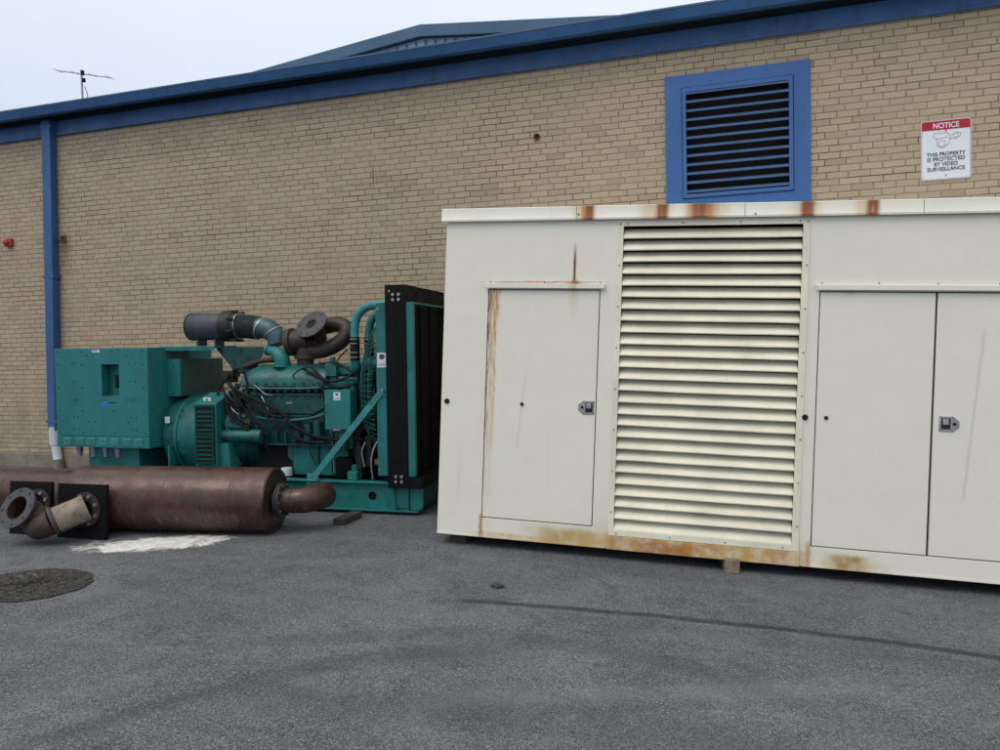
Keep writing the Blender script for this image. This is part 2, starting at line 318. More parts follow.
class MB:
    def __init__(s): s.bm = bmesh.new()
    def islands(s):
        seen = set(); out = []
        for v0 in s.bm.verts:
            if v0 in seen: continue
            comp = []; todo = [v0]; seen.add(v0)
            while todo:
                v = todo.pop(); comp.append(v)
                for e in v.link_edges:
                    q = e.other_vert(v)
                    if q not in seen: seen.add(q); todo.append(q)
            m = MB(); mp = {v: m.bm.verts.new(v.co) for v in comp}; fs = set()
            for v in comp:
                for f in v.link_faces:
                    if f not in fs: fs.add(f); m.bm.faces.new([mp[q] for q in f.verts])
            out.append(m)
        return out
    def box(s, x0, x1, y0, y1, z0, z1):
        v = [s.bm.verts.new(p) for p in ((x0, y0, z0), (x1, y0, z0), (x1, y1, z0), (x0, y1, z0), (x0, y0, z1), (x1, y0, z1), (x1, y1, z1), (x0, y1, z1))]
        for f in ((0, 3, 2, 1), (4, 5, 6, 7), (0, 1, 5, 4), (1, 2, 6, 5), (2, 3, 7, 6), (3, 0, 4, 7)): s.bm.faces.new([v[i] for i in f])
        return s
    def bar(s, a, b, w, t, up=(0, 1, 0)):
        a, b = Vector(a), Vector(b); d = (b-a).normalized(); n = Vector(up); n = (n-d*n.dot(d)).normalized(); q = d.cross(n)
        v = []
        for p in (a, b):
            for i, j in ((-1, -1), (1, -1), (1, 1), (-1, 1)): v.append(s.bm.verts.new(p+q*w/2*i+n*t/2*j))
        for f in ((3, 2, 1, 0), (4, 5, 6, 7), (0, 1, 5, 4), (1, 2, 6, 5), (2, 3, 7, 6), (3, 0, 4, 7)): s.bm.faces.new([v[i] for i in f])
        return s
    def _ring(s, c, ax, r, n, ref=None):
        ax = Vector(ax).normalized(); ref = Vector(ref) if ref else (Vector((0, 0, 1)) if abs(ax.z) < .9 else Vector((1, 0, 0)))
        a = (ref-ax*ref.dot(ax)).normalized(); b = ax.cross(a)
        return [s.bm.verts.new(Vector(c)+(a*math.cos(2*PI*i/n)+b*math.sin(2*PI*i/n))*r) for i in range(n)], a
    def _skin(s, A, B):
        n = len(A)
        for i in range(n): s.bm.faces.new((A[i], A[(i+1) % n], B[(i+1) % n], B[i]))
    def lathe(s, o, ax, prof, n=32, cap0=True, cap1=True):
        """prof: (distance along axis, radius)"""
        o = Vector(o); ax = Vector(ax).normalized(); R = [s._ring(o+ax*d, ax, r, n)[0] for d, r in prof]
        for A, B in zip(R, R[1:]): s._skin(A, B)
        if cap0: s.bm.faces.new(list(reversed(R[0])))
        if cap1: s.bm.faces.new(R[-1])
        return s
    def cyl(s, a, b, r, n=24, r2=None):
        a, b = Vector(a), Vector(b); L = (b-a).length
        return s.lathe(a, b-a, [(0, r), (L, r2 if r2 is not None else r)], n)
    def tube(s, pts, r, n=12, sub=6, smooth=True, caps=True):
        P = [Vector(p) for p in pts]
        if smooth and len(P) > 2:
            Q = [P[0]*2-P[1]]+P+[P[-1]*2-P[-2]]; out = []
            for i in range(1, len(Q)-2):
                for j in range(sub):
                    t = j/sub; a, b, c, d = Q[i-1:i+3]
                    out.append(.5*((2*b)+(c-a)*t+(2*a-5*b+4*c-d)*t*t+(3*b-a-3*c+d)*t**3))
            out.append(P[-1]); P = out
        rr = r if callable(r) else (lambda t: r)
        ref = None; prev = None; N = len(P)
        for i, p in enumerate(P):
            d = (P[min(i+1, N-1)]-P[max(i-1, 0)]).normalized()
            ring, ref = s._ring(p, d, rr(i/(N-1)), n, ref)
            if prev: s._skin(prev, ring)
            elif caps: s.bm.faces.new(list(reversed(ring)))
            prev = ring
        if caps: s.bm.faces.new(prev)
        return s
    def prism(s, poly, y0, y1, plane='xz'):
        f = {'xz': lambda a, b, t: (a, t, b), 'yz': lambda a, b, t: (t, a, b), 'xy': lambda a, b, t: (a, b, t)}[plane]
        A = [s.bm.verts.new(f(a, b, y0)) for a, b in poly]; B = [s.bm.verts.new(f(a, b, y1)) for a, b in poly]
        s._skin(A, B); s.bm.faces.new(list(reversed(A))); s.bm.faces.new(B); return s
    def annulus(s, c, ax, r0, r1, t, n=32):
        c = Vector(c); ax = Vector(ax).normalized()
        a = s._ring(c, ax, r1, n)[0]; b = s._ring(c+ax*t, ax, r1, n)[0]; d = s._ring(c+ax*t, ax, r0, n)[0]; e = s._ring(c, ax, r0, n)[0]
        s._skin(a, b); s._skin(b, d); s._skin(d, e); s._skin(e, a); return s
    def holed(s, x0, x1, z0, z1, holes, y0, y1):
        """upright plate in xz with rectangular holes (hx0,hx1,hz0,hz1)"""
        X = sorted({x0, x1, *[h[0] for h in holes], *[h[1] for h in holes]}); Z = sorted({z0, z1, *[h[2] for h in holes], *[h[3] for h in holes]})
        V = {}
        def v(i, j, k):
            if (i, j, k) not in V: V[i, j, k] = s.bm.verts.new((X[i], (y0, y1)[k], Z[j]))
            return V[i, j, k]
        def solid(i, j):
            if i < 0 or j < 0 or i >= len(X)-1 or j >= len(Z)-1: return False
            cx, cz = (X[i]+X[i+1])/2, (Z[j]+Z[j+1])/2
            return not any(h[0] < cx < h[1] and h[2] < cz < h[3] for h in holes)
        for i in range(len(X)-1):
            for j in range(len(Z)-1):
                if not solid(i, j): continue
                s.bm.faces.new((v(i, j, 0), v(i+1, j, 0), v(i+1, j+1, 0), v(i, j+1, 0)))
                s.bm.faces.new((v(i, j+1, 1), v(i+1, j+1, 1), v(i+1, j, 1), v(i, j, 1)))
                if not solid(i-1, j): s.bm.faces.new((v(i, j, 1), v(i, j, 0), v(i, j+1, 0), v(i, j+1, 1)))
                if not solid(i+1, j): s.bm.faces.new((v(i+1, j, 0), v(i+1, j, 1), v(i+1, j+1, 1), v(i+1, j+1, 0)))
                if not solid(i, j-1): s.bm.faces.new((v(i, j, 1), v(i+1, j, 1), v(i+1, j, 0), v(i, j, 0)))
                if not solid(i, j+1): s.bm.faces.new((v(i, j+1, 0), v(i+1, j+1, 0), v(i+1, j+1, 1), v(i, j+1, 1)))
        return s
    def bolts(s, pts, ax, r=.012, h=.012):
        for p in pts:
            p = Vector(p); s.cyl(p, p+Vector(ax).normalized()*h, r, 6)
        return s
    def build(s, name, mat, parent=None, bevel=0, label=None, kind=None, whole=False):
        if name in SPLIT and not whole:
            out = []
            for piece in s.islands():
                out.append(piece.build(SPLIT[name], mat, parent, bevel, label, kind, True))
            s.bm.free(); return out[0]
        bmesh.ops.recalc_face_normals(s.bm, faces=s.bm.faces)
        me = bpy.data.meshes.new(name); s.bm.to_mesh(me); s.bm.free()
        me.polygons.foreach_set('use_smooth', [True]*len(me.polygons))
        me.set_sharp_from_angle(angle=math.radians(35))
        me.materials.append(M[mat] if isinstance(mat, str) else mat)
        o = bpy.data.objects.new(name, me); C.objects.link(o)
        if parent: o.parent = parent
        if bevel:
            b = o.modifiers.new('bevel', 'BEVEL'); b.width = bevel; b.segments = 2; b.limit_method = 'ANGLE'; b.angle_limit = math.radians(40); b.harden_normals = False
        if label: o['label'] = label
        if kind: o['kind'] = kind
        return o
def circ(c, ax, r, n, ph=0):
    """n points on a circle about c square to ax"""
    ax = Vector(ax).normalized(); ref = Vector((0, 0, 1)) if abs(ax.z) < .9 else Vector((1, 0, 0))
    a = (ref-ax*ref.dot(ax)).normalized(); b = ax.cross(a)
    return [Vector(c)+(a*math.cos(ph+2*PI*i/n)+b*math.sin(ph+2*PI*i/n))*r for i in range(n)]
def thing(name, label, cat, loc=(0, 0, 0), group=None, mat=None):
    o = bpy.data.objects.new(name, None); C.objects.link(o); o.empty_display_size = .2
    if mat is not None: o.matrix_world = mat
    else: o.location = loc
    return tag(o, label, cat, group)
def tag(o, label, cat, group=None):
    o['label'] = label; o['category'] = cat
    if group: o['group'] = group
    return o
def frame(o, u, w):
    u, w = Vector(u).normalized(), Vector(w).normalized(); v = w.cross(u)
    return Matrix(((u.x, v.x, w.x, o[0]), (u.y, v.y, w.y, o[1]), (u.z, v.z, w.z, o[2]), (0, 0, 0, 1)))
def text(name, body, size, loc, mat, parent, width=None, bold=0.0):
    cu = bpy.data.curves.new(name, 'FONT'); cu.body = body; cu.size = size; cu.align_x = 'CENTER'; cu.extrude = .0008; cu.offset = bold
    t = bpy.data.objects.new(name, cu); C.objects.link(t); bpy.context.view_layer.update()
    me = bpy.data.meshes.new_from_object(t.evaluated_get(bpy.context.evaluated_depsgraph_get()))
    bpy.data.objects.remove(t)
    xs = [v.co.x for v in me.vertices]; w = max(xs)-min(xs)
    k = width/w if width else 1
    me.transform(Matrix.Translation(Vector(loc)) @ Matrix.Rotation(PI/2, 4, 'X') @ Matrix.Diagonal((k, 1, 1, 1)))
    me.materials.clear(); me.materials.append(M[mat])
    o = bpy.data.objects.new(name, me); C.objects.link(o); o.parent = parent; return o

# ---------------------------------------------------------------- ground
bm = bmesh.new()
xs = [-150, -80, -40, -20, -12]+[-9+.25*i for i in range(69)]+[12, 20, 40, 80, 150]
ys = [-150, -60, -20, -5, 0, 2, 4, 6, 8, 10, 20, 60, 200]
V = [[bm.verts.new((x, y, g(x))) for y in ys] for x in xs]
for i in range(len(xs)-1):
    for j in range(len(ys)-1): bm.faces.new((V[i][j], V[i+1][j], V[i+1][j+1], V[i][j+1]))
b = MB(); b.bm.free(); b.bm = bm
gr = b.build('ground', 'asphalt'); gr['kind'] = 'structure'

# ---------------------------------------------------------------- long brick building
WY = 8.41
bl = thing('brick_building', 'long low tan brick building with blue eave along the yard', 'building', (0, WY, 0))
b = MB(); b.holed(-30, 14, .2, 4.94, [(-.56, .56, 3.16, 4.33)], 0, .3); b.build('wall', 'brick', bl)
b = MB(); b.box(-30, 14, -.025, .3, -.6, .2); b.build('foundation', 'concrete', bl, .008)
b = MB(); b.box(-30, 14, -.03, 0, 4.75, 4.950); b.box(-30, 14, -.05, -.03, 4.75, 4.765); fb = b.build('fascia_band', 'blue', bl)
b = MB(); b.box(-30, 14, -.20, .3, 5.02, 5.035); b.box(-30, 14, -.012, -.002, 4.951, 5.02); b.build('soffit', 'soffit', bl)  # thin wall strip paints in the dark shade gap below the soffit
b = MB()
b.prism([(-.30, 4.962), (-.21, 4.962), (-.20, 5.06), (-.212, 5.06), (-.22, 4.974), (-.292, 4.974), (-.322, 5.056), (-.335, 5.056)], -30, 14, 'yz')
gt = b.build('gutter', 'blue', bl)
for i in range(14):   # lap joints of gutter and fascia lengths
    x = -28.6+i*3.05+.05*math.sin(i*2.3)
    b = MB(); b.prism([(-.302, 4.9595), (-.30, 4.959), (-.337, 5.054), (-.3385, 5.052)], x, x+.035, 'yz'); b.build('lap_joint', 'blue', gt)
    b = MB(); b.box(x+1.2, x+1.225, -.0325, -.0302, 4.767, 4.949); b.build('lap_joint', 'blue', fb)
b = MB(); b.prism([(-.335, 5.062), (-.335, 5.082), (13, 5.75), (26, 5.06), (26, 4.9), (.3, 5.036), (-.19, 5.036)], -30, 14, 'yz'); b.build('roof', 'hallblue', bl)
# side and back walls
b = MB(); b.box(-30, -29.7, .3, 25, -.6, 4.9); b.box(13.7, 14, .3, 25, -.6, 4.9); b.box(-30, 14, 25, 25.3, -.6, 4.9); b.build('rear_wall', 'brick', bl)
# downpipe
dp = MB()
P0, P1 = Vector((-9.305, -.075, 4.955)), Vector((-9.43, -.075, .55))
dp.bar(P1, P0, .155, .11); dpo = dp.build('downpipe', 'blue', bl, .012)
b = MB()
for t in (.02, .5, .97):
    p = P0.lerp(P1, t); b.box(p.x-.10, p.x+.10, -.133, -.005, p.z-.02, p.z+.02)
b.build('pipe_strap', 'blue', dpo)
b = MB(); b.cyl((-9.43, -.075, .60), (-9.43, -.075, .34), .075, 20); b.cyl((-9.43, -.075, .345), (-9.38, -.085, .12), .062, 20); b.build('pipe_outlet', 'pvc', dpo, label='white plastic boot at the foot of the downpipe')
b = MB(); b.cyl((-9.38, -.085, .13), (-9.36, -.09, -.03), .07, 20); b.build('drain_stub', 'concrete', dpo)
# wall louvre
wf = MB(); wf.holed(-.735, .72, 2.99, 4.475, [(-.56, .56, 3.155, 4.335)], -.035, .0)
wl = wf.build('wall_vent', 'blue_bright', bl, .004, label='big blue louvred vent high in the brick wall')
b = MB(); b.holed(-.555, .555, 3.16, 4.33, [(-.515, .515, 3.20, 4.285)], -.05, -.005); b.build('inner_frame', 'blue_bright', wl, .004)
b = MB(); pitch = .0955
for i in range(11):
    z = 3.215+i*pitch; b.prism([(-.045, z), (-.045, z+.016), (-.041, z+.018), (.000, z+.040), (.001, z+.037), (-.036, z+.016), (-.036, z)], -.514, .514, 'yz')
b.box(-.514, .514, -.042, -.036, 4.262, 4.284)
b.build('louvre_slats', 'slat_blue', wl)
b = MB(); b.box(-.6, .6, .10, .12, 3.1, 4.4); b.build('vent_backing', 'inner_dark', wl)

# notice sign
sg = thing('notice_sign', 'white notice sign with red header about video surveillance on the brick wall', 'sign', (1.948, WY-.006, 3.44))
def rrect(w, h, r, n=6):
    out = []
    for cx, cz, a in ((w-r, h-r, 0), (-w+r, h-r, 90), (-w+r, -h+r, 180), (w-r, -h+r, 270)):
        out += [(cx+r*math.cos(math.radians(a+90*i/n)), cz+r*math.sin(math.radians(a+90*i/n))) for i in range(n+1)]
    return out
b = MB(); b.prism(rrect(.218, .290, .026), -.004, 0); b.build('sign_plate', 'signwhite', sg)
def outline(W, H, r, t):
    mb = MB(); o, i = rrect(W, H, r), rrect(W-t, H-t, r-t*.6); n = len(o)
    a = [mb.bm.verts.new((x, -.0052, z)) for x, z in o]; c = [mb.bm.verts.new((x, -.0052, z)) for x, z in i]
    mb._skin(a, c); return mb
outline(.212, .284, .022, .004).build('sign_border', 'signred', sg)
b = MB(); hd = [(x, z) for x, z in rrect(.208, .280, .020) if z > .2]; hd += [(-.208, .196), (.208, .196)]; b.prism(hd, -.0065, -.0045); b.build('sign_header', 'signred', sg)
text('header_text', 'NOTICE', .072, (0, -.0085, .212), 'signwhite', sg, .225, .0012)
for i, (ln, w) in enumerate((('THIS PROPERTY', .335), ('IS PROTECTED', .325), ('BY VIDEO', .205), ('SURVEILLANCE', .325))):
    text('sign_text', ln, .052, (0, -.0062, -.058-i*.048), 'ink', sg, w, .0006)
b = MB()   # camera drawing in thin line
def line(pts): b.tube([(x, -.006, z) for x, z in pts], .0016, 5, smooth=False)
line([(-.105, .165), (.01, .165), (.03, .150), (.01, .120), (-.08, .110), (-.11, .135), (-.105, .165)])
line([(-.08, .110), (-.075, .04), (-.03, .02), (.02, .05), (.045, .11)]); line([(.0, .17), (.0, .195)])
for c, r in (((-.035, .062), .032), ((.085, .135), .022)):
    line([(c[0]+r*math.cos(a*PI/6), c[1]+r*math.sin(a*PI/6)) for a in range(13)])
line([(.03, .105), (.045, .135), (.085, .16), (.125, .155), (.125, .125), (.09, .10), (.03, .105)])
b.build('camera_drawing', 'inkred', sg)
b = MB(); b.cyl((0, -.0045, .186), (0, -.009, .186), .006, 10); b.cyl((0, -.0045, -.248), (0, -.009, -.248), .006, 10); b.build('fixing_screw', 'ink', sg)

# red sounder on the wall, old bracket, broken hole
b = thing('wall_alarm', 'small red alarm sounder on the brick wall left of the blue downpipe', 'alarm', (-10.214, WY, 3.30))
k_ = MB(); k_.box(-.055, .075, -.05, 0, -.06, .06); k_.build('housing', 'red', b, .01)
k_ = MB(); k_.lathe((-.01, -.05, 0), (0, -1, 0), [(0, .045), (.02, .045), (.045, .025)], 16); k_.build('horn', 'red', b)
b = thing('wall_bracket', 'rusty old iron bracket on the bricks right of the blue downpipe', 'bracket', (-9.19, WY, 3.29))
k_ = MB(); k_.box(-.045, .045, -.012, 0, -.05, .05); k_.build('plate', 'rusty', b, .003)
k_ = MB(); k_.tube([(0, -.01, .02), (.0, -.07, .02), (.02, -.09, -.01), (.03, -.075, -.05)], .012, 8); k_.build('hook', 'rusty', b)
b = thing('pipe_stub', 'short dark pipe stub in a chipped brick high on the wall', 'pipe', (-2.177, WY, 3.998))
k_ = MB(); k_.annulus((0, .0, 0), (0, -1, 0), .028, .038, .02, 14); k_.build('sleeve', 'rusty', b)
k_ = MB(); k_.cyl((0, -.004, 0), (0, -.008, 0), .028, 14); k_.build('opening', 'inner_dark', b)

# aerial on the roof
an = thing('roof_aerial', 'thin television aerial on a short mast above the roof edge', 'aerial', (-11.44, 11, 5.1))
k_ = MB(); k_.cyl((0, 0, 0), (0, 0, 1.76), .018, 8); k_.build('mast', 'steel', an)
k_ = MB(); k_.cyl((-.57, 0, 1.82), (.67, 0, 1.53), .009, 6); k_.build('boom', 'steel', an)
k_ = MB()
for i in range(4):
    t = i/3; x = -.55+t*1.2; z = 1.815-t*.28; L = .10; k_.cyl((x, -L, z), (x, L, z), .005, 5)
k_.build('aerial_rods', 'steel', an)
k_ = MB(); k_.box(.0, .05, -.02, .02, 1.66, 1.74); k_.box(.03, .07, -.02, .02, 1.53, 1.60); k_.tube([(.06, 0, 1.45), (.12, 0, 1.3), (.10, 0, 1.2), (.03, 0, 1.1)], .006, 6); k_.build('junction', 'black', an)

# taller hall behind
ha = thing('gabled_hall', 'taller metal hall with slate blue gable roof behind the brick building', 'building', (-7.68, 18.15, 0))
b = MB(); pk = 9.60; b.prism([(-13, -.5), (13, -.5), (13, pk-1.36), (0, pk), (-13, pk-1.36)], 0, 14); b.build('wall', 'hallwhite', ha)
b = MB()
for i in range(96):
    x = -12.9+i*.27; zt = pk-abs(x)*.1046-.05; b.box(x, x+.05, -.03, 0, 5, zt)
b.build('wall_ribs', 'hallblue', ha)
b = MB(); b.prism([(-13.4, pk-1.42), (0, pk-.0), (13.4, pk-1.42), (13.4, pk-1.13), (0, pk+.29), (-13.4, pk-1.13)], -.17, -.05); b.build('rake_fascia', 'hallblue', ha)
b = MB(); b.prism([(-13.4, pk-1.30), (0, pk+.12), (13.4, pk-1.30), (13.4, pk-1.15), (0, pk+.27), (-13.4, pk-1.15)], -.048, 14.4); b.build('roof', 'hallblue', ha)

# ---------------------------------------------------------------- white louvred enclosure
CM = frame((-2.47211, 5.87908, .03), (.99729764, .05663647, -.04679442), (.04449275, .04124059, .99815811))
ct = thing('generator_enclosure', 'large off white steel enclosure with louvres, doors and rust runs', 'enclosure', mat=CM)
CL, CD = 6.1, 2.2
D1 = (.385, 1.322, .165, 2.085); D2 = (2.972, 3.768, .155, 2.085); D3 = (3.768, 4.566, .155, 2.085); LV = (1.485, 2.846, .150, 2.605)
b = MB(); b.holed(0, CL, 0, 2.66, [D1, (D2[0], D3[1], .155, 2.085), LV], 0, .035)
b.box(0, .035, .035, CD, 0, 2.66); b.box(CL-.035, CL, .035, CD, 0, 2.66); b.box(.035, CL-.035, CD-.035, CD, 0, 2.66)
b.build('body', 'white', ct, .003)
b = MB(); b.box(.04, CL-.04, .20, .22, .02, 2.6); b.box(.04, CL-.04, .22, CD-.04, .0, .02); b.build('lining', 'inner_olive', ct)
b = MB(); b.box(.0355, CL-.0355, .040, .045, .02, 2.14); b.build('door_rebate', 'inner_dark', ct) if False else b.bm.free()
def door(r, latch_x, knob_x, direc, lab):
    x0, x1, z0, z1 = r; gp = .0075
    d = MB(); d.box(x0+gp, x1-gp, .001, .030, z0+gp, z1-gp); o = d.build('door', 'white', ct, .004, label=lab)
    # latch: pentagon plate, recessed pocket with paddle
    z = 1.13
    if latch_x:
        s = direc; h = .055
        def px(a): return latch_x+a*s
        pl = MB(); pl.prism([(px(-.060), z-h), (px(.030), z-h), (px(.070), z-.022), (px(.070), z+.022), (px(.030), z+h), (px(-.060), z+h)], -.006, .002)
        lo = pl.build('latch', 'latch', o, .002)
        q = MB(); xs_ = sorted((px(-.048), px(.012))); q.box(xs_[0], xs_[1], -.0075, -.0062, z-.040, z+.040); q.build('latch_pocket', 'grime', lo)
        q = MB(); q.box(xs_[0]+.008, xs_[1]-.012, -.016, -.0076, z-.008, z+.034); q.build('paddle', 'latch', lo, .003)
        q = MB(); q.cyl((px(.038), -.006, z), (px(.038), -.013, z), .012, 14); q.bolts([(px(-.054), -.006, z+.047), (px(-.054), -.006, z-.047), (px(.024), -.006, z+.047), (px(.024), -.006, z-.047)], (0, -1, 0), .004, .003); q.build('key_barrel', 'grime', lo)
    if knob_x:
        q = MB(); q.lathe((knob_x, .0, z+.004), (0, -1, 0), [(0, .015), (.008, .015), (.012, .010)], 12); q.build('knob', 'grime', o)
door(D1, 1.245, .705, -1, 'left door with yellow rust runs down its hinge side')
door(D2, None, 3.049, 1, 'middle door beside the big louvre')
door(D3, 3.873, None, 1, 'right door with a faint vertical scrape')
# dark backing directly behind the door gaps
b = MB()
for (x0, x1) in ((D1[0], D1[1]), (D2[0], D3[1])):
    b.box(x0-.02, x1+.02, .0355, .040, .12, 2.12)
b.build('door_backing', 'inner_dark', ct)
for x0, x1 in ((.362, 1.360), (2.945, 4.60)):
    h = MB(); h.prism([(0, 2.135), (-.030, 2.128), (-.030, 2.093), (-.027, 2.093), (-.027, 2.120), (0, 2.127)], x0, x1, 'yz'); ho = h.build('rain_hood', 'white', ct)
    q = MB(); n = max(3, int((x1-x0)/.33)); q.bolts([(x0+.04+(x1-x0-.08)*i/(n-1), 0, 2.146) for i in range(n)], (0, -1, 0), .005, .004); q.box(x0, x1, -.002, 0, 2.135, 2.158) if False else None; q.build('rivets', 'grime', ho)
# louvre
fr = MB(); fr.holed(LV[0]-.035, LV[1]+.045, LV[2]-.04, LV[3]+.025, [(LV[0]+.008, LV[1]-.008, LV[2]+.008, LV[3]-.012)], -.006, 0)
fo = fr.build('louvre_frame', 'slat', ct, .002)
b = MB(); N = 26; z0 = LV[2]+.008; pitch = (LV[3]-.012-z0)/N
for i in range(N):
    z = z0+i*pitch
    j = random.uniform(-.0015, .0015)
    prof = [(.000, z-.004+j), (-.003, z+.003+j), (.000, z+.012+j), (.011, z+.027+j), (.038, z+.053), (.074, z+.084), (.076, z+.082), (.041, z+.051), (.014, z+.025+j), (.003, z+.011+j), (.001, z+.003+j), (.003, z-.004+j)]
    mb_pts = prof
    n = 6; prev = None
    xsn = [LV[0]+.009+(LV[1]-LV[0]-.018)*q/n for q in range(n+1)]; jit = [random.uniform(-.0016, .0016) for _ in xsn]
    for x, jj in zip(xsn, jit):
        ring = [b.bm.verts.new((x, y, zz+(jj if y < .03 else 0))) for y, zz in prof]
        if prev: b._skin(prev, ring)
        prev = ring
b.build('louvre_slats', 'slat', fo)
b = MB()
pts = [(LV[0]-.018, -.006, LV[2]+.15+i*.33) for i in range(8)]+[(LV[1]+.026, -.006, LV[2]+.15+i*.33) for i in range(8)]+[(LV[0]+.04+i*.43, -.006, LV[3]+.008) for i in range(4)]+[(LV[0]+.03+i*.42, -.006, LV[2]-.018) for i in range(4)]
b.bolts(pts, (0, -1, 0), .0055, .004); b.build('screws', 'grime', fo)
b = MB(); b.holed(LV[1]+.048, LV[1]+.060, LV[2]-.03, LV[3]+.01, [], -.004, 0); b.build('trim_strip', 'white', ct)
# lifting points / plugs
for x in (.052, 2.900):
    q = MB(); q.lathe((x, 0, 1.131), (0, -1, 0), [(0, .022), (.010, .022), (.016, .016)], 16); q.build('rubber_plug', 'rubber', ct)
# base rail seam plates
b = MB(); b.box(.0, LV[0]-.06, -.003, 0, .0, .018); b.box(LV[1]+.07, CL, -.003, 0, .0, .018); b.box(LV[0]-.04, LV[1]+.05, -.010, 0, -.002, .106); b.build('base_rail', 'white', ct, .002)
# roof cap in four lengths
seams = [-.04, 1.112, 2.412, 3.651, 4.85, CL+.04]
for i, (a, c) in enumerate(zip(seams, seams[1:])):
    q = MB(); e = 0.0015*(i % 2)
    q.prism([(-.012-e, 2.652), (-.034-e, 2.646), (-.036-e, 2.662), (-.030-e, 2.672), (-.030-e, 2.752+e), (-.026, 2.757+e), (CD+.03, 2.79), (CD+.03, 2.64), (CD+.026, 2.64), (CD+.026, 2.74), (-.012, 2.74)], a+.002, c-.002, 'yz')
    q.build('roof_cap', 'cap', ct)
b = MB()
for s_ in seams[1:-1]: b.box(s_-.018, s_+.018, -.0345, -.0325, 2.674, 2.75) if False else b.box(s_-.002, s_+.002, -.028, -.014, 2.66, 2.745)
b.bolts([(2.49, -.034, 2.668), (1.13, -.034, 2.69)], (0, -1, 0), .007, .004)
b.build('cap_seams', 'grime', ct)
# packing under the enclosure
b = MB(); b.box(-.055, .055, -.08, .45, -.055, .055); o = b.build('timber_block', 'wood', None, .006); o.location = (-.075, 6.04, g(-.08)+.054); o.rotation_euler = (0, math.radians(2.6), math.radians(8)); tag(o, 'pale timber block on end under the louvre side of the white enclosure', 'block')
b = MB(); b.box(-.07, .07, 0, .5, -.04, .04); o = b.build('packing_block', 'darkwood', None, .005); o.location = (-2.31, 5.96, g(-2.31)+.040); o.rotation_euler = (0, math.radians(2.5), 0); tag(o, 'dark packing block under the left corner of the white enclosure', 'block')
b = MB(); b.box(-.07, .07, 0, .5, -.04, .04); o = b.build('packing_block', 'darkwood', None, .005); o.location = (3.35, 6.35, g(3.35)+.040); tag(o, 'dark packing block under the right end of the white enclosure', 'block')

# ---------------------------------------------------------------- teal diesel generator
GM = frame((-2.85763, 6.68117, -.03), (.99757673, .06878526, -.01045296), (.01042820, .00071905, .99994537))
ge = thing('diesel_generator', 'open teal diesel generator set with control box and tall black radiator', 'generator', mat=GM)
def P(b, name, mat, bev=0, par=None, label=None): return b.build(name, mat, par or ge, bev, label)
# skid rails
for y0 in (.05, 1.05):
    b = MB(); hx, hz, hr = -.66, .165, .045; yw0, yw1 = y0+.045, y0+.055
    b.box(-4.1, hx-.06, yw0, yw1, .035, .295); b.box(hx+.06, -.13, yw0, yw1, .035, .295); b.box(hx-.06, hx+.06, yw0, yw1, .035, hz-.06); b.box(hx-.06, hx+.06, yw0, yw1, hz+.06, .295)
    # square plate with a round hole
    n = 24; ang = [2*PI*i/n+PI/4 for i in range(n)]
    for yy in (yw0, yw1):
        A = [b.bm.verts.new((hx+hr*math.cos(a), yy, hz+hr*math.sin(a))) for a in ang]
        B = [b.bm.verts.new((hx+.06*max(-1, min(1, math.cos(a)*1.4143)), yy, hz+.06*max(-1, min(1, math.sin(a)*1.4143)))) for a in ang]
        b._skin(A, B)
    b.box(-4.1, -.11, y0, y0+.10, .295, .310); b.box(-4.1, -.16, y0, y0+.10, .02, .035)
    o = P(b, 'skid_rail', 'teal', .002)
    b = MB(); b.annulus((hx, yw1, hz), (0, 1, 0), hr, hr+.004, .02, 24); b.cyl((hx, yw1+.03, hz), (hx, yw1+.034, hz), hr+.01, 20); b.build('rail_hole', 'inner_dark', o)
    b = MB(); b.prism([(-.46, .036), (-.36, .036), (-.34, .294), (-.44, .294)] if False else [(-.425, .294), (-.40, .036), (-.39, .036), (-.415, .294)], y0+.002, y0+.045)
    b.prism([(-.27, .294), (-.27, .036), (-.26, .036), (-.26, .294)], y0+.002, y0+.045)
    b.box(-.405, -.27, y0+.030, y0+.045, .06, .29)
    b.build('stiffener', 'teal', o, .002)
    b = MB(); pl = [(-.255, .040), (-.165, .040), (-.135, .052), (-.118, .085), (-.118, .294), (-.255, .294)]; b.prism(pl, y0+.028, y0+.044); b.bolts([(-.22, y0+.028, .08+.05*i) for i in range(4)]+[(-.145, y0+.028, .11+.05*i) for i in range(3)], (0, -1, 0), .006, .003); b.build('end_plate', 'teal', o, .002)
b = MB()
for x in (-.24, -1.3, -2.5, -3.6): b.box(x, x+.08, .16, 1.05, .04, .28)
P(b, 'cross_member', 'teal_dirty')
# control box
CX0, CX1, CZ0, CZ1 = -4.35, -3.165, .60, 1.68
b = MB(); rx0, rx1, rz0, rz1 = -3.745, -3.525, 1.155, 1.505
b.holed(CX0, CX1, .725, CZ1, [(rx0, rx1, rz0, rz1)], 0, .02)
b.box(CX0, CX0+.02, .02, 1.12, CZ0, CZ1); b.box(CX1-.02, CX1, .02, 1.12, CZ0, CZ1); b.box(CX0+.02, CX1-.02, 1.1, 1.12, CZ0, CZ1); b.box(CX0+.02, CX1-.02, .02, 1.1, CZ1-.02, CZ1); b.box(CX0+.02, CX1-.02, .02, 1.1, CZ0, CZ0+.02)
cb = P(b, 'control_box', 'teal_box', .003)
b = MB(); b.box(CX0, CX1, -.004, .02, CZ0, .721); vp = b.build('vent_strip', 'teal_box', cb, .003)
b = MB()
for i in range(7):
    x = CX0+.10+i*.152
    for j in range(4):
        z = .628+j*.020; b.prism([(-.004, z), (-.014, z+.002), (-.004, z+.011)], x, x+.095, 'yz')
b.build('vent_slots', 'teal_pale', cb)
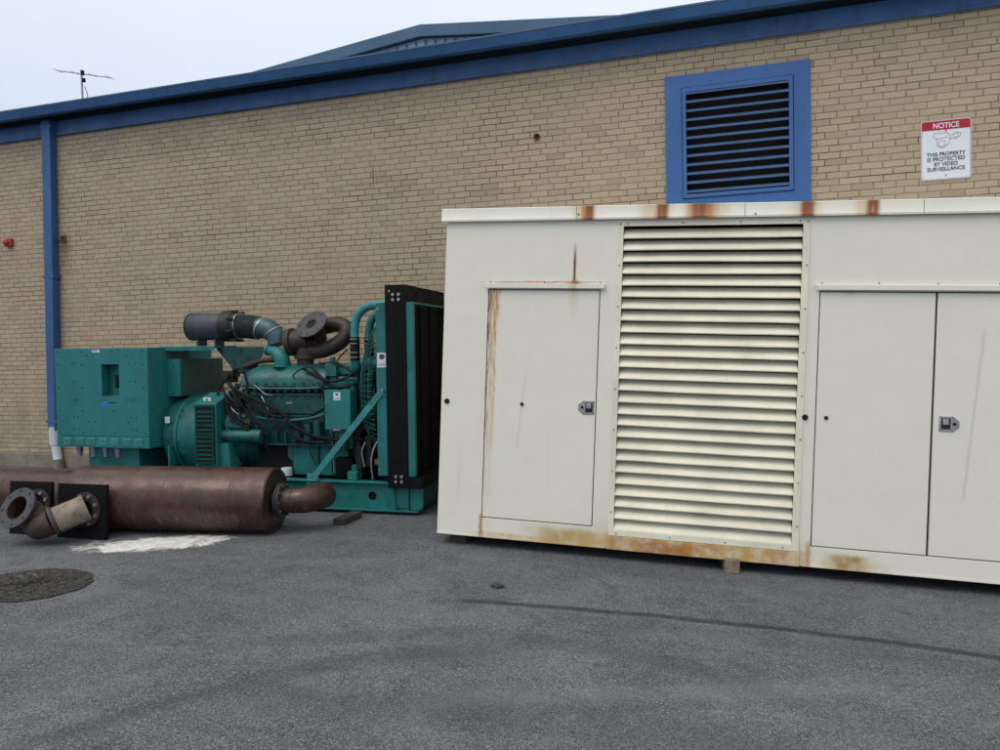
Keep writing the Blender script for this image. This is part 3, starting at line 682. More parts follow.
b = MB(); b.holed(rx0+.001, rx1-.001, rz0+.001, rz1-.001, [], .12, .125); b.box(rx0+.001, rx0+.006, .02, .12, rz0+.001, rz1-.001); b.box(rx1-.006, rx1-.001, .02, .12, rz0+.001, rz1-.001); b.box(rx0+.006, rx1-.006, .02, .12, rz1-.006, rz1-.001); b.box(rx0+.006, rx1-.006, .02, .12, rz0+.001, rz0+.006)
b.build('recess', 'teal_box', cb)
b = MB(); b.box(-3.625, -3.535, .06, .119, 1.245, 1.385); b.box(-3.60, -3.56, .05, .06, 1.27, 1.34); b.build('gauge', 'black', cb, .004)
b = MB()   # screw pairs over the front and side
pts = []
for x in (-4.12, -4.07, -3.33, -3.38):
    for z in (.80, .93, 1.12, 1.32, 1.52): pts.append((x+random.uniform(-.01, .01), 0, z))
for x in (-4.31, -4.0, -3.6, -3.22):
    for z in (.76, 1.0, 1.25, 1.5, 1.64): pts.append((x, 0, z))
for x in (-3.93, -3.85, -3.42): pts += [(x, 0, 1.60), (x, 0, .88)]
b.bolts(pts, (0, -1, 0), .0075, .003)
b.bolts([(CX1, y, z) for y in (.06, .25) for z in (.76, 1.0, 1.25, 1.45, 1.6)], (1, 0, 0), .0075, .003)
b.build('screws', 'grime', cb)
b = MB(); b.prism([(-3.785, 1.045), (-3.70, 1.045), (-3.665, 1.10), (-3.72, 1.10)], -.0015, .0); b.build('logo', 'logo', cb)
b = MB(); b.prism([(-3.775, 1.048), (-3.76, 1.048), (-3.70, 1.088), (-3.70, 1.096)], -.0025, -.0016); b.box(-3.665, -3.50, -.0015, 0, 1.062, 1.072); b.build('logo_stripe', 'teal_pale', cb)
b = MB(); b.box(-3.66, -3.575, -.0015, 0, 1.084, 1.092); b.build('logo_lettering', 'black', cb)
b = MB(); b.box(-3.86, -3.76, -.0015, 0, 1.635, 1.665); b.build('label', 'label', cb)
b = MB(); b.box(-3.855, -3.79, -.003, -.0016, 1.651, 1.661); b.build('label_print', 'signred', cb)
b = MB()
for x in (-4.17, -3.99, -3.83, -3.67): b.cyl((x, .12, .595), (x, .12, .535), .034, 14); b.cyl((x, .12, .54), (x, .12, .48), .026, 12)
P(b, 'conduit_stub', 'steel', 0, cb)
b = MB(); b.box(-4.05, -3.40, .12, 1.05, .31, .585) ; b.box(-4.10, -3.35, .10, 1.07, .585, .60); P(b, 'box_stand', 'teal')
# junction box on the right of the control box
b = MB(); b.box(CX1+.001, -3.0, .31, 1.10, 1.14, 1.55); jb = P(b, 'junction_box', 'teal_box', .004)
b = MB(); b.box(-2.999, -2.994, .315, 1.095, 1.145, 1.545); b.build('side_shade_sheet', 'shaded_side', jb)  # thin added sheet paints the right face of the box as shaded
b = MB(); b.bolts([(-3.08, .31, z) for z in (1.18, 1.47)], (0, -1, 0), .008, .004); b.build('screws', 'grime', jb)
# alternator
b = MB(); b.lathe((-3.16, .61, .70), (1, 0, 0), [(0, .40), (.03, .44), (.30, .455), (.72, .455), (.80, .44), (.86, .40)], 48)
al = P(b, 'alternator', 'teal_engine')
b = MB()
for x in (-2.98, -2.42): b.lathe((x, .61, .70), (1, 0, 0), [(0, .463), (.02, .463)], 48)
b.bolts([p for p in circ((-2.31, .61, .70), (1, 0, 0), .41, 16)], (1, 0, 0), .012, .015)
b.box(-3.05, -2.4, .16, .34, .31, .36); b.box(-3.02, -3.0, .10, .2, .31, .62); b.build('casing_rib', 'teal', al)
b = MB(); b.prism([(.05, .42), (.40, .35), (.40, 1.155), (.33, 1.185), (.05, 1.085)], -2.645, -2.385, 'yz'); vc = b.build('vent_cover', 'teal', al, .004)
b = MB(); b.holed(-2.605, -2.425, .47, .755, [], .035, .0495); b.holed(-2.605, -2.425, .775, 1.045, [], .035, .0495); b.build('vent_opening', 'inner_dark', vc)
b = MB()
for z in [.505+.047*i for i in range(6)]+[.815+.047*i for i in range(5)]: b.prism([(.034, z-.012), (.022, z-.016), (.034, z+.004)], -2.605, -2.425, 'yz')
b.holed(-2.625, -2.405, .45, 1.065, [(-2.603, -2.427, .472, .753), (-2.603, -2.427, .777, 1.043)], .026, .0495)
b.build('vent_slats', 'teal_matt', vc)
b = MB(); b.box(-3.09, -3.03, .155, .160, .86, .93)
b.build('label', 'label', al)
b = MB(); b.prism([(-2.565, 1.108), (-2.475, 1.108), (-2.475, 1.145), (-2.565, 1.145)], .095, .10); o = b.build('label', 'label', vc)
b = MB(); b.prism([(-2.54, 1.115), (-2.505, 1.115), (-2.52, 1.14)], .0935, .0945); b.build('label_print', 'ink', vc)
# flywheel housing and engine
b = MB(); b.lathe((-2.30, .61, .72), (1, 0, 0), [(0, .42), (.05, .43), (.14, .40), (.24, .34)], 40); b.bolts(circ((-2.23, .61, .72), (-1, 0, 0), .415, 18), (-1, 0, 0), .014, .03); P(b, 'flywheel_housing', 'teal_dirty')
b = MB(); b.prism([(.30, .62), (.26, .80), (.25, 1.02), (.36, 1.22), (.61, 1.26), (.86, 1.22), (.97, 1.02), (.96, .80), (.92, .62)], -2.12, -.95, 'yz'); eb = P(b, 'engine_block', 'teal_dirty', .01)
b = MB(); b.box(-1.95, -.98, .235, .30, .632, .650)
for i in range(9): b.box(-1.92+i*.105, -1.90+i*.105, .245, .262, .66, .78)
for i in range(5): b.lathe((-1.86+i*.19, .27, .86), (0, -1, 0), [(0, .055), (.018, .055), (.024, .04)], 18)
b.bolts([(-1.92+i*.1, .24, .64) for i in range(10)], (0, -1, 0), .011, .012)
b.build('block_ledge', 'teal_dirty', eb, .003)
b = MB(); b.box(-1.66, -1.02, .32, .90, .31, .631); b.prism([(-1.72, .631), (-1.72, .50), (-1.66, .44), (-1.66, .631)], .32, .9); op = P(b, 'oil_pan', 'teal', .012)
b = MB(); b.box(-1.36, -1.345, .30, .32, .33, .62); b.box(-1.20, -1.19, .30, .32, .33, .62); b.bolts([(-1.6+i*.09, .32, .60) for i in range(7)], (0, -1, 0), .009, .01); b.build('pan_rib', 'teal_dirty', op)
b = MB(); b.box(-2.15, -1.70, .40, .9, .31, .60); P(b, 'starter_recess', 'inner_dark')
# two banks: aftercooler body below, valve cover above
def slab(b, x0, x1, yf, yb, z0, z1, cx, cz):
    """upright slab in the xz plane with corners cut at the bottom"""
    b.prism([(x0, z1), (x0, z0+cz), (x0+cx, z0), (x1-cx, z0), (x1, z0+cz), (x1, z1)], yf, yb)
b = MB(); slab(b, -2.16, -1.22, .23, .34, .955, 1.185, .14, .07)
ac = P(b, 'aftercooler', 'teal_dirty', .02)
b = MB(); b.prism([(-2.12, 1.18), (-2.12, 1.16), (-1.26, 1.16), (-1.26, 1.18)], .215, .23); b.prism([(-2.0, .955), (-1.9, .94), (-1.45, .94), (-1.38, .955)], .225, .33); b.bolts([(-2.08+i*.088, .23, 1.15) for i in range(10)]+[(-1.98+i*.1, .23, .98) for i in range(6)], (0, -1, 0), .010, .012); b.box(-1.66, -1.59, .226, .23, 1.075, 1.09); b.build('cooler_flange', 'teal_dirty', ac, .003)
b = MB(); b.box(-1.665, -1.595, .2245, .2258, 1.075, 1.092); b.build('name_plate', 'steel', ac)
for sgn, yo in ((1, 0), (-1, 1.22)):
    def yy(v): return yo+sgn*v
    b = MB(); A = []
    prof = [(.225, 1.265), (.225, 1.325), (.25, 1.375), (.33, 1.455), (.43, 1.485), (.52, 1.47), (.52, 1.265)]
    rings = []
    for x, sh in ((-2.21, .55), (-2.17, .8), (-2.06, 1.0), (-1.95, 1.0), (-1.42, 1.0), (-1.22, .97)):
        rings.append([b.bm.verts.new((x, yy(.37+(y-.37)*(.9+.1*sh)), 1.265+(z-1.265)*sh)) for y, z in prof])
    for R0, R1 in zip(rings, rings[1:]): b._skin(R0, R1)
    b.bm.faces.new(rings[0]); b.bm.faces.new(rings[-1])
    vc2 = P(b, 'valve_cover', 'teal_engine')
    b = MB()
    for i in range(11): b.box(-2.14+i*.088, -2.10+i*.088, min(yy(.232), yy(.30)), max(yy(.232), yy(.30)), 1.195, 1.26)
    b.box(-2.18, -1.2, min(yy(.215), yy(.52)), max(yy(.215), yy(.52)), 1.255, 1.268)
    b.bolts([(-2.12+i*.11, yy(.222), 1.285) for i in range(9)], (0, -sgn, 0), .011, .014)
    b.build('cover_fins', 'teal_dirty', vc2, .002)
b = MB(); b.box(-1.20, -.92, .28, .92, 1.05, 1.36); b.box(-1.16, -.98, .24, .28, 1.10, 1.30); b.cyl((-1.22, .36, 1.40), (-.95, .36, 1.40), .045, 16); b.cyl((-1.16, .30, 1.33), (-.88, .30, 1.33), .03, 14)
b.lathe((-.95, .45, 1.47), (1, 0, 0), [(0, .05), (.02, .075), (.16, .075), (.18, .06), (.26, .06)], 18); b.cyl((-1.1, .42, 1.42), (-.95, .45, 1.50), .035, 14)
b.bolts([(-1.14, .24, 1.12), (-1.14, .24, 1.28), (-1.0, .24, 1.12), (-1.0, .24, 1.28)], (0, -1, 0), .012, .014)
P(b, 'thermostat_housing', 'teal', .006)
b = MB(); b.box(-2.12, -.98, .44, .78, 1.28, 1.40)
for i in range(7): b.cyl((-2.0+i*.15, .5, 1.38), (-2.0+i*.15, .5, 1.44), .035, 12); b.box(-2.04+i*.15, -1.96+i*.15, .54, .70, 1.40, 1.425)
P(b, 'intake_manifold', 'teal_dirty', .01)
# front gear case and pulleys towards the fan
b = MB(); b.box(-.95, -.86, .32, .90, .45, 1.25); b.lathe((-.86, .61, .62), (1, 0, 0), [(0, .16), (.03, .17), (.05, .12), (.08, .17), (.12, .17)], 28); b.lathe((-.86, .61, 1.10), (1, 0, 0), [(0, .09), (.18, .09)], 20); P(b, 'gear_case', 'grime', .008)
b = MB(); b.cyl((-2.42, .17, .735), (-2.02, .17, .735), .062, 22); b.cyl((-2.05, .17, .735), (-1.92, .17, .735), .070, 22); b.cyl((-2.33, .19, .835), (-2.12, .19, .835), .033, 16); b.box(-2.46, -2.38, .10, .30, .66, .86); st = P(b, 'starter_motor', 'teal_engine', .004)
b = MB(); b.cyl((-2.12, .19, .835), (-2.07, .19, .835), .036, 14); b.bolts([(-1.92, .17+.03*math.cos(a), .735+.03*math.sin(a)) for a in (0, 2, 4)], (1, 0, 0), .010, .02); b.box(-2.11, -2.05, .13, .18, .80, .82); b.build('solenoid_cap', 'grime', st)
b = MB(); b.prism([(-2.44, .31), (-2.25, .31), (-2.29, .66), (-2.40, .66)], .10, .115); b.prism([(-2.44, .31), (-2.425, .31), (-2.385, .66), (-2.40, .66)], .115, .30); b.prism([(-2.265, .31), (-2.25, .31), (-2.29, .66), (-2.305, .66)], .115, .30); b.box(-2.48, -2.22, .08, .32, .311, .325); P(b, 'engine_mount', 'teal', .003)
b = MB(); b.cyl((-1.70, .26, .312), (-1.70, .26, .385), .060, 18); b.cyl((-1.70, .26, .385), (-1.70, .26, .395), .055, 18); P(b, 'fluid_canister', 'label', .003)
# air cleaner on its bracket
AZ = 1.905
b = MB(); b.box(-3.22, -2.55, .28, .72, 1.665, 1.690); b.box(-3.22, -2.55, .28, .29, 1.64, 1.665); br = P(b, 'filter_bracket', 'teal', .003)
b = MB(); b.prism([(-2.62, 1.664), (-2.02, 1.664), (-2.12, 1.46), (-2.17, 1.38), (-2.40, 1.38), (-2.44, 1.46)], .42, .435); b.box(-2.62, -2.02, .42, .60, 1.664, 1.676); b.prism([(.435, 1.38), (.62, 1.38), (.62, 1.42), (.435, 1.66)], -2.32, -2.31, 'yz'); b.build('bracket_web', 'teal_dirty', br, .002)
b = MB(); b.lathe((-2.99, .5, AZ), (1, 0, 0), [(0, .120), (.02, .145), (.05, .152), (.40, .152), (.44, .152)], 40)
for i in range(5): pass
af = P(b, 'air_cleaner', 'filter')
b = MB(); prof = [(0, .155)]
b.lathe((-2.56, .5, AZ), (1, 0, 0), [(0, .155), (.01, .168), (.05, .170), (.14, .170), (.155, .155), (.19, .150)], 40)
for a in range(8):
    t = a*PI/4+.3; b.box(-2.44, -2.36, .5+.168*math.cos(t)-.012, .5+.168*math.cos(t)+.012, AZ+.168*math.sin(t)-.012, AZ+.168*math.sin(t)+.012)
b.build('filter_end', 'grime', af)
b = MB()
for i in range(11): b.lathe((-2.975+i*.012, .5, AZ), (1, 0, 0), [(0, .148), (.003, .1535), (.006, .148)], 36)
b.box(-2.86, -2.84, .42, .58, 1.69, 1.77); b.box(-2.64, -2.62, .42, .58, 1.69, 1.77)
b.build('filter_rib', 'filter', af)
b = MB(); b.lathe((-2.37, .5, AZ), (1, 0, 0), [(0, .148), (.012, .148)], 36); b.lathe((-2.11, .49, AZ-.03), (.93, 0, -.37), [(0, .128), (.012, .128)], 36); b.lathe((-1.945, .47, AZ-.075), (.6, 0, -.8), [(0, .112), (.010, .112)], 32); P(b, 'hose_clamp', 'steel', 0, af)
b = MB(); n = 8; path = [Vector((-2.36, .5, AZ)).lerp(Vector((-2.12, .495, AZ-.025)), i/(2*n)) for i in range(2*n+1)]
b.tube(path, lambda t: (.112+(.018 if int(round(t*2*n)) % 2 else 0)), 28, smooth=False); P(b, 'intake_hose', 'hosedark', 0, af)
b = MB(); b.tube([(-2.12, .49, AZ-.025), (-2.01, .48, AZ-.04), (-1.92, .47, AZ-.11), (-1.885, .46, AZ-.21)], lambda t: .118-.020*t, 26); P(b, 'intake_elbow', 'hosegrey', 0, af)
b = MB(); b.tube([(-1.97, .42, 1.64), (-1.89, .40, 1.62), (-1.82, .38, 1.58), (-1.79, .38, 1.52), (-1.79, .38, 1.46)], lambda t: .052+.030*min(1, t*1.6), 20); b.cyl((-1.79, .38, 1.475), (-1.79, .38, 1.455), .10, 18); b.cyl((-1.99, .425, 1.645), (-1.965, .42, 1.638), .064, 16); P(b, 'coolant_elbow', 'teal')
b = MB(); b.tube([(-2.25, .38, 1.46), (-2.05, .38, 1.52), (-1.95, .40, 1.53), (-1.84, .42, 1.53)], .030, 12); P(b, 'crankcase_hose', 'exhaust')
# twin exhaust outlets
b = MB(); b.lathe((-1.72, .46, 1.72), (1, 0, .12), [(-.03, .145), (.0, .150), (.03, .150), (.035, .125), (.20, .120), (.22, .11)], 32)
b.lathe((-1.56, .46, 1.74), (0, 0, -1), [(0, .09), (.16, .095), (.17, .12), (.20, .12), (.205, .09), (.30, .085)], 26)
b.tube([(-1.62, .46, 1.66), (-1.44, .48, 1.62), (-1.28, .50, 1.66), (-1.17, .53, 1.73), (-1.12, .56, 1.81), (-1.17, .60, 1.885), (-1.30, .62, 1.905), (-1.45, .62, 1.87)], .082, 22)
ex = P(b, 'exhaust_elbow', 'exhaust')
FN = Vector((-.16, -.76, .63)).normalized(); FC = Vector((-1.445, .40, 1.90))
b = MB(); b.annulus(FC, FN, .066, .180, .018, 40); fl = b.build('exhaust_flange', 'flangegrey', ex, .002)
b = MB(); b.annulus(FC+FN*-.005, FN, .052, .064, .02, 28)
b.tube([FC, FC-FN*.12, FC-FN*.2+Vector((-.03, 0, -.05)), (-1.55, .50, 1.70)], .078, 20); b.build('flange_neck', 'exhaust', ex)
b = MB(); b.cyl(FC-FN*.001, FC+FN*.003, .062, 26); b.build('flange_bore', 'inner_dark', ex)
b = MB(); b.bolts([p for p in circ(FC+FN*.0175, FN, .148, 8, .2)], FN, .011, .0015); b.build('bolt_holes', 'inner_dark', ex)
b = MB(); b.bolts(circ((-1.70, .46, 1.722), (1, 0, .12), .135, 10), (-1, 0, 0), .012, .03); b.build('clamp_bolts', 'exhaust', ex)
# coolant pipes up to the radiator header
for i, (dx, y, z) in enumerate(((0, .25, 0), (-.005, .62, -.03))):
    b = MB(); b.tube([(-.46+dx, y, 2.085+z), (-.62+dx, y, 2.085+z), (-.74+dx, y, 2.07+z), (-.845+dx, y, 1.99+z), (-.885+dx, y, 1.87+z), (-.89+dx, y, 1.72+z)], .044, 20); cp = P(b, 'coolant_pipe', 'teal_pale' if i == 0 else 'teal')
    b = MB(); b.cyl((-.89+dx, y, 1.76), (-.89+dx, y, 1.52), .050, 20); b.build('rubber_sleeve', 'rubber', cp)
    b = MB(); [b.cyl((-.89+dx, y, z_), (-.89+dx, y, z_+.010), .054, 20) for z_ in (1.735, 1.69, 1.60, 1.55)]; b.build('clip', 'steel', cp)
    b = MB(); b.tube([(-.89+dx, y, 1.53), (-.89+dx, y+.02, 1.46), (-.93+dx, y+.06, 1.40)], .046, 16); b.build('lower_neck', 'teal', cp)
# radiator: posts, header, shroud, core, guard, fan
b = MB(); b.box(-.452, -.24, .0, .06, .27, 2.26); rd = P(b, 'radiator_frame', 'black', .003)
b = MB(); b.box(-.415, -.24, 1.16, 1.22, .27, 2.26); b.box(-.415, -.24, .06, 1.16, 2.10, 2.26); b.box(-.415, -.10, .06, 1.16, .27, .375); b.box(-.24, -.10, .0, .06, .27, .375) ; b.build('header_beam', 'black', rd, .003)
b = MB(); b.bolts([(x, 0, z) for x in (-.365, -.305) for z in (2.115, 2.165, .335, .385)], (0, -1, 0), .017, .014); b.bolts([(-.405, 0, 2.20)], (0, -1, 0), .012, .006); b.build('frame_bolts', 'steel', rd)
b = MB(); b.box(-.57, -.453, .04, .055, .38, 2.09); b.box(-.57, -.555, .055, 1.16, .38, 2.09) if False else None
b.box(-.57, -.416, .055, 1.17, 2.075, 2.09); b.box(-.57, -.416, 1.155, 1.17, .38, 2.075)
b.box(-.57, -.46, .03, .04, 1.17, 1.19)
sh = P(b, 'fan_shroud', 'teal', .003)
b = MB(); q = 48   # shroud face with a round opening
A = [b.bm.verts.new((-.571, .61+.50*math.cos(2*PI*i/q+PI/4), 1.22+.50*math.sin(2*PI*i/q+PI/4))) for i in range(q)]
B_ = [b.bm.verts.new((-.571, .61+.545*max(-1, min(1, math.cos(2*PI*i/q+PI/4)*1.4143)), 1.232+.84*max(-1, min(1, math.sin(2*PI*i/q+PI/4)*1.4143)))) for i in range(q)]
b._skin(A, B_); b.build('shroud_face', 'teal_dirty', sh)
b = MB(); b.box(-.558, -.465, .0385, .0395, 1.455, 1.60); b.build('label', 'label', sh)
b = MB(); b.prism([(-.54, 1.55), (-.53, 1.585), (-.49, 1.585), (-.475, 1.56), (-.505, 1.53)], .037, .038); b.box(-.55, -.475, .037, .038, 1.475, 1.480); b.box(-.55, -.475, .037, .038, 1.49, 1.493); b.build('label_print', 'ink', sh)
b = MB(); b.bolts([(-.50, .04, 1.235), (-.54, .04, 2.03), (-.55, .04, .44)], (0, -1, 0), .011, .008); b.build('shroud_bolt', 'steel', sh)
b = MB(); b.holed(-.238, -.165, .385, 2.09, [], .012, .03); b.box(-.238, -.165, 1.19, 1.208, .385, 2.09); b.box(-.238, -.165, .03, 1.19, 2.072, 2.09); b.box(-.177, -.165, .03, .06, .385, 2.072); b.box(-.177, -.165, 1.16, 1.19, .385, 2.072); cf = P(b, 'core_frame', 'teal', .003)
b = MB(); b.box(-.412, -.243, .07, 1.15, .38, 2.09); cr_ = P(b, 'radiator_core', 'inner_dark')
b = MB()
for i in range(48): b.box(-.235, -.222, .11, 1.15, .40+i*.0345, .404+i*.0345)
for i in range(3): b.box(-.225, -.205, .33+i*.3, .335+i*.3, .39, 2.07)
b.build('core_fins', 'black', cr_)
b = MB(); R_ = .61
def gx(r): return -.60-.31*math.sqrt(max(0, 1-(r/.60)**2))*.95
for r in (.20, .27, .34, .41, .47, .52, .56, .59):
    b.tube([(gx(r), R_+r*math.cos(2*PI*i/40), 1.22+r*1.30*math.sin(2*PI*i/40)) for i in range(41)], .0035, 5, smooth=False)
for j in range(84):
    a = 2*PI*j/84; b.tube([(gx(r), R_+r*math.cos(a), 1.22+r*1.30*math.sin(a)) for r in (.20, .32, .42, .50, .56, .595, .60)], .0035, 5, smooth=False)
fg = P(b, 'fan_guard', 'teal_engine')
b = MB()
for j in range(6):
    a = 2*PI*j/6; c, s_ = math.cos(a), math.sin(a)
    V4 = []
    for r, w, tw in ((.10, .07, .05), (.46, .12, .02)):
        V4.append([b.bm.verts.new((-.62+dx, R_+r*c-k*w*s_, 1.15+r*s_+k*w*c)) for k, dx in ((-1, -tw), (1, tw))])
    f_ = b.bm.faces.new((V4[0][0], V4[0][1], V4[1][1], V4[1][0]))
bmesh.ops.solidify(b.bm, geom=b.bm.faces[:], thickness=.006)
b.cyl((-.72, R_, 1.15), (-.58, R_, 1.15), .11, 24); P(b, 'fan', 'black')
# brace and its foot
b = MB(); b.bar((-.50, .03, 1.235), (-1.285, .045, .335), .062, .012, (0, 1, 0)); bc = P(b, 'brace', 'teal_pale', .002)
b = MB(); b.box(-1.345, -1.225, .035, .05, .20, .38); b.box(-1.345, -1.225, .0, .06, .311, .320); b.bolts([(-1.29, .035, .36), (-1.25, .035, .335), (-1.29, .035, .27)], (0, -1, 0), .010, .010); b.build('brace_foot', 'teal_pale', bc, .002)
b = MB(); b.bolts([(-.50, .022, 1.235)], (0, -1, 0), .014, .012); b.build('brace_bolt', 'steel', bc)
# small cabinet on the engine side
b = MB(); b.box(-1.165, -.885, .10, .27, .825, 1.225); cbx = P(b, 'engine_cabinet', 'teal_box', .004)
b = MB(); b.box(-1.065, -.99, .0985, .0995, 1.125, 1.205); b.build('label', 'label', cbx)
b = MB(); b.prism([(-1.05, 1.19), (-1.01, 1.195), (-1.025, 1.165)], .097, .098); b.box(-1.055, -1.0, .097, .098, 1.14, 1.145); b.build('label_print', 'ink', cbx)
b = MB(); b.bolts([(-1.15, .10, 1.10), (-1.05, .10, .835), (-1.15, .10, .95)], (0, -1, 0), .007, .006); b.box(-1.08, -1.0, .095, .1, .815, .828); b.build('cabinet_screw', 'steel', cbx)
b = MB(); b.box(-1.14, -.91, .27, .34, .90, 1.16); b.build('cabinet_bracket', 'grime', cbx)
# small plant near the radiator foot
b = MB(); b.box(-.93, -.83, .10, .24, .311, .40); b.cyl((-.88, .17, .40), (-.88, .17, .46), .03, 12); P(b, 'fuel_pump', 'teal', .004)
b = MB(); b.box(-1.12, -.93, .22, .36, .312, .52); P(b, 'battery_tray', 'black', .006)
b = MB()
for x, y, z0, z1, r in ((-.84, .22, .42, .62, .05), (-.74, .24, .45, .72, .045), (-.90, .3, .5, .78, .05)): b.cyl((x, y, z0), (x, y, z1), r, 18); b.cyl((x, y, z1), (x, y, z1+.03), r*1.15, 18)
P(b, 'oil_filter', 'grime')
b = MB(); b.tube([(-.68, .16, .32), (-.69, .15, .5), (-.66, .16, .64), (-.60, .2, .75)], .010, 8); b.tube([(-.76, .14, .45), (-.78, .13, .6), (-.74, .13, .7)], .009, 8); b.tube([(-1.16, .27, .34), (-1.165, .26, .7), (-1.18, .25, .82)], .008, 8); P(b, 'fuel_line', 'steel')
b = MB(); b.lathe((-.80, .40, .98), (0, -1, 0), [(0, .13), (.06, .13), (.09, .10), (.12, .06)], 24); b.cyl((-.80, .36, 1.08), (-.74, .34, 1.42), .045, 14); b.box(-.92, -.72, .34, .60, .80, 1.34); P(b, 'water_pump', 'teal_dirty', .005)
b = MB(); b.cyl((-1.0, .16, .60), (-1.0, .16, .80), .045, 18); b.cyl((-1.0, .16, .80), (-1.0, .16, .83), .052, 18); b.box(-1.10, -.90, .18, .30, .62, .80); P(b, 'fuel_filter_head', 'teal_dirty', .004)
b = MB(); b.cyl((-1.30, .20, .74), (-1.30, .20, .90), .045, 18); b.cyl((-1.42, .22, .70), (-1.42, .22, .86), .045, 18); b.cyl((-1.54, .23, .70), (-1.54, .23, .82), .04, 18); b.box(-1.60, -1.24, .22, .28, .88, .93); P(b, 'filter_bank', 'teal_dirty', .003)
b = MB(); b.tube([(-2.12, .22, 1.24), (-1.9, .20, 1.235), (-1.5, .20, 1.235), (-1.24, .20, 1.245)], .014, 10); b.tube([(-2.0, .21, .93), (-1.7, .20, .90), (-1.4, .20, .925), (-1.18, .21, .98)], .013, 10); P(b, 'fuel_rail', 'teal_engine')
b = MB(); b.box(-1.22, -1.10, .24, .34, 1.36, 1.50); b.cyl((-1.16, .29, 1.50), (-1.16, .29, 1.56), .03, 12); b.box(-1.05, -.92, .26, .40, 1.38, 1.47); P(b, 'sensor_block', 'teal_engine', .004)
b = MB(); b.box(-2.44, -2.30, .24, .34, 1.30, 1.42); b.cyl((-2.36, .24, 1.36), (-2.36, .19, 1.36), .03, 12); b.box(-2.30, -2.20, .22, .32, 1.02, 1.14); P(b, 'relay_box', 'grime', .003)
# hoses and cable harness
H = [([(-2.40, .28, 1.38), (-2.30, .20, 1.28), (-2.22, .16, 1.14), (-2.17, .15, .98), (-2.13, .16, .86)], .016),
     ([(-2.42, .26, 1.33), (-2.28, .18, 1.26), (-2.10, .15, 1.17), (-1.88, .15, 1.08), (-1.70, .15, 1.0), (-1.56, .15, .86), (-1.36, .16, .76), (-1.14, .17, .72), (-.95, .2, .70)], .020),
     ([(-2.36, .25, 1.27), (-2.2, .18, 1.18), (-2.02, .15, 1.06), (-1.86, .15, .98), (-1.70, .17, .93)], .013),
     ([(-2.25, .2, 1.22), (-2.12, .16, 1.02), (-1.98, .15, .90), (-1.92, .16, .80), (-1.90, .18, .66), (-1.86, .22, .52)], .012),
     ([(-2.36, .22, 1.10), (-2.28, .17, .98), (-2.16, .15, .90), (-2.02, .15, .84)], .013),
     ([(-1.66, .22, .98), (-1.62, .17, .88), (-1.50, .16, .80), (-1.38, .19, .76)], .010),
     ([(-1.48, .26, 1.44), (-1.38, .22, 1.40), (-1.22, .2, 1.33), (-1.08, .2, 1.31), (-.92, .24, 1.38), (-.86, .3, 1.46)], .018),
     ([(-1.40, .28, 1.46), (-1.28, .23, 1.37), (-1.16, .2, 1.27), (-1.0, .19, 1.25), (-.84, .22, 1.30)], .016),
     ([(-1.34, .34, 1.50), (-1.22, .3, 1.48), (-1.12, .27, 1.42), (-1.10, .26, 1.33)], .012),
     ([(-1.58, .24, 1.33), (-1.56, .2, 1.38), (-1.48, .23, 1.44), (-1.36, .3, 1.47), (-1.2, .34, 1.50)], .008),
     ([(-1.06, .42, 1.63), (-1.12, .36, 1.55), (-1.14, .32, 1.47)], .010),
     ([(-1.38, .28, .80), (-1.42, .25, .60), (-1.36, .24, .46), (-1.30, .2, .36)], .007),
     ([(-.95, .22, .82), (-.86, .22, .74), (-.78, .24, .66), (-.72, .26, .5)], .016),
     ([(-1.0, .22, .82), (-.93, .2, .76), (-.84, .2, .72), (-.70, .28, .70)], .014),
     ([(-2.44, .3, 1.30), (-2.50, .26, 1.20), (-2.42, .2, 1.05), (-2.40, .17, .90), (-2.36, .16, .80)], .015),
     ([(-2.34, .3, 1.42), (-2.2, .25, 1.44), (-2.12, .22, 1.30), (-2.1, .2, 1.16), (-2.02, .16, 1.02)], .014),
     ([(-2.42, .24, 1.24), (-2.34, .17, 1.10), (-2.3, .14, .98), (-2.22, .14, .90), (-2.1, .15, .82)], .017),
     ([(-1.84, .17, 1.02), (-1.74, .14, .90), (-1.6, .14, .78), (-1.44, .15, .70), (-1.2, .15, .68)], .015),
     ([(-1.30, .21, 1.30), (-1.22, .16, 1.22), (-1.19, .15, 1.06), (-1.2, .16, .92)], .010),
     ([(-1.26, .3, 1.50), (-1.1, .22, 1.50), (-.96, .2, 1.44), (-.84, .22, 1.36), (-.80, .3, 1.28)], .013),
     ([(-2.14, .28, .62), (-2.18, .24, .50), (-2.22, .22, .40), (-2.30, .2, .34)], .012)]
for pts, r in H:
    b = MB(); b.tube(pts, r*.82, 10); P(b, 'cable', 'rubber')
for k_i in range(14):   # thin loose wires between fittings
    x = random.uniform(-2.38, -1.95); z = random.uniform(.85, 1.32); dx = random.uniform(.08, .28); dz = -random.uniform(.06, .22); y = random.uniform(.16, .24)
    b = MB(); b.tube([(x, y+.03, z), (x+dx*.3, y-.03, z+dz*.2+random.uniform(-.03, .03)), (x+dx*.7, y-.02, z+dz*.8), (x+dx, y+.02, z+dz)], random.uniform(.003, .0065), 6); P(b, 'cable', 'steel' if k_i % 4 == 0 else 'grime')
b = MB()
for _ in range(46):
    x = random.uniform(-2.40, -1.0); y = random.uniform(.22, .30); z = random.choice((random.uniform(.68, .94), random.uniform(1.18, 1.27), random.uniform(.68, .94))); r = random.uniform(.012, .032); L = random.uniform(.02, .07)
    if random.random() < .5: b.cyl((x, y, z), (x+L, y, z), r, 10)
    else: b.cyl((x, y+.04, z), (x, y-L*.6, z), r, 8)
P(b, 'engine_fittings', 'teal_dirty', .002)
b = MB()
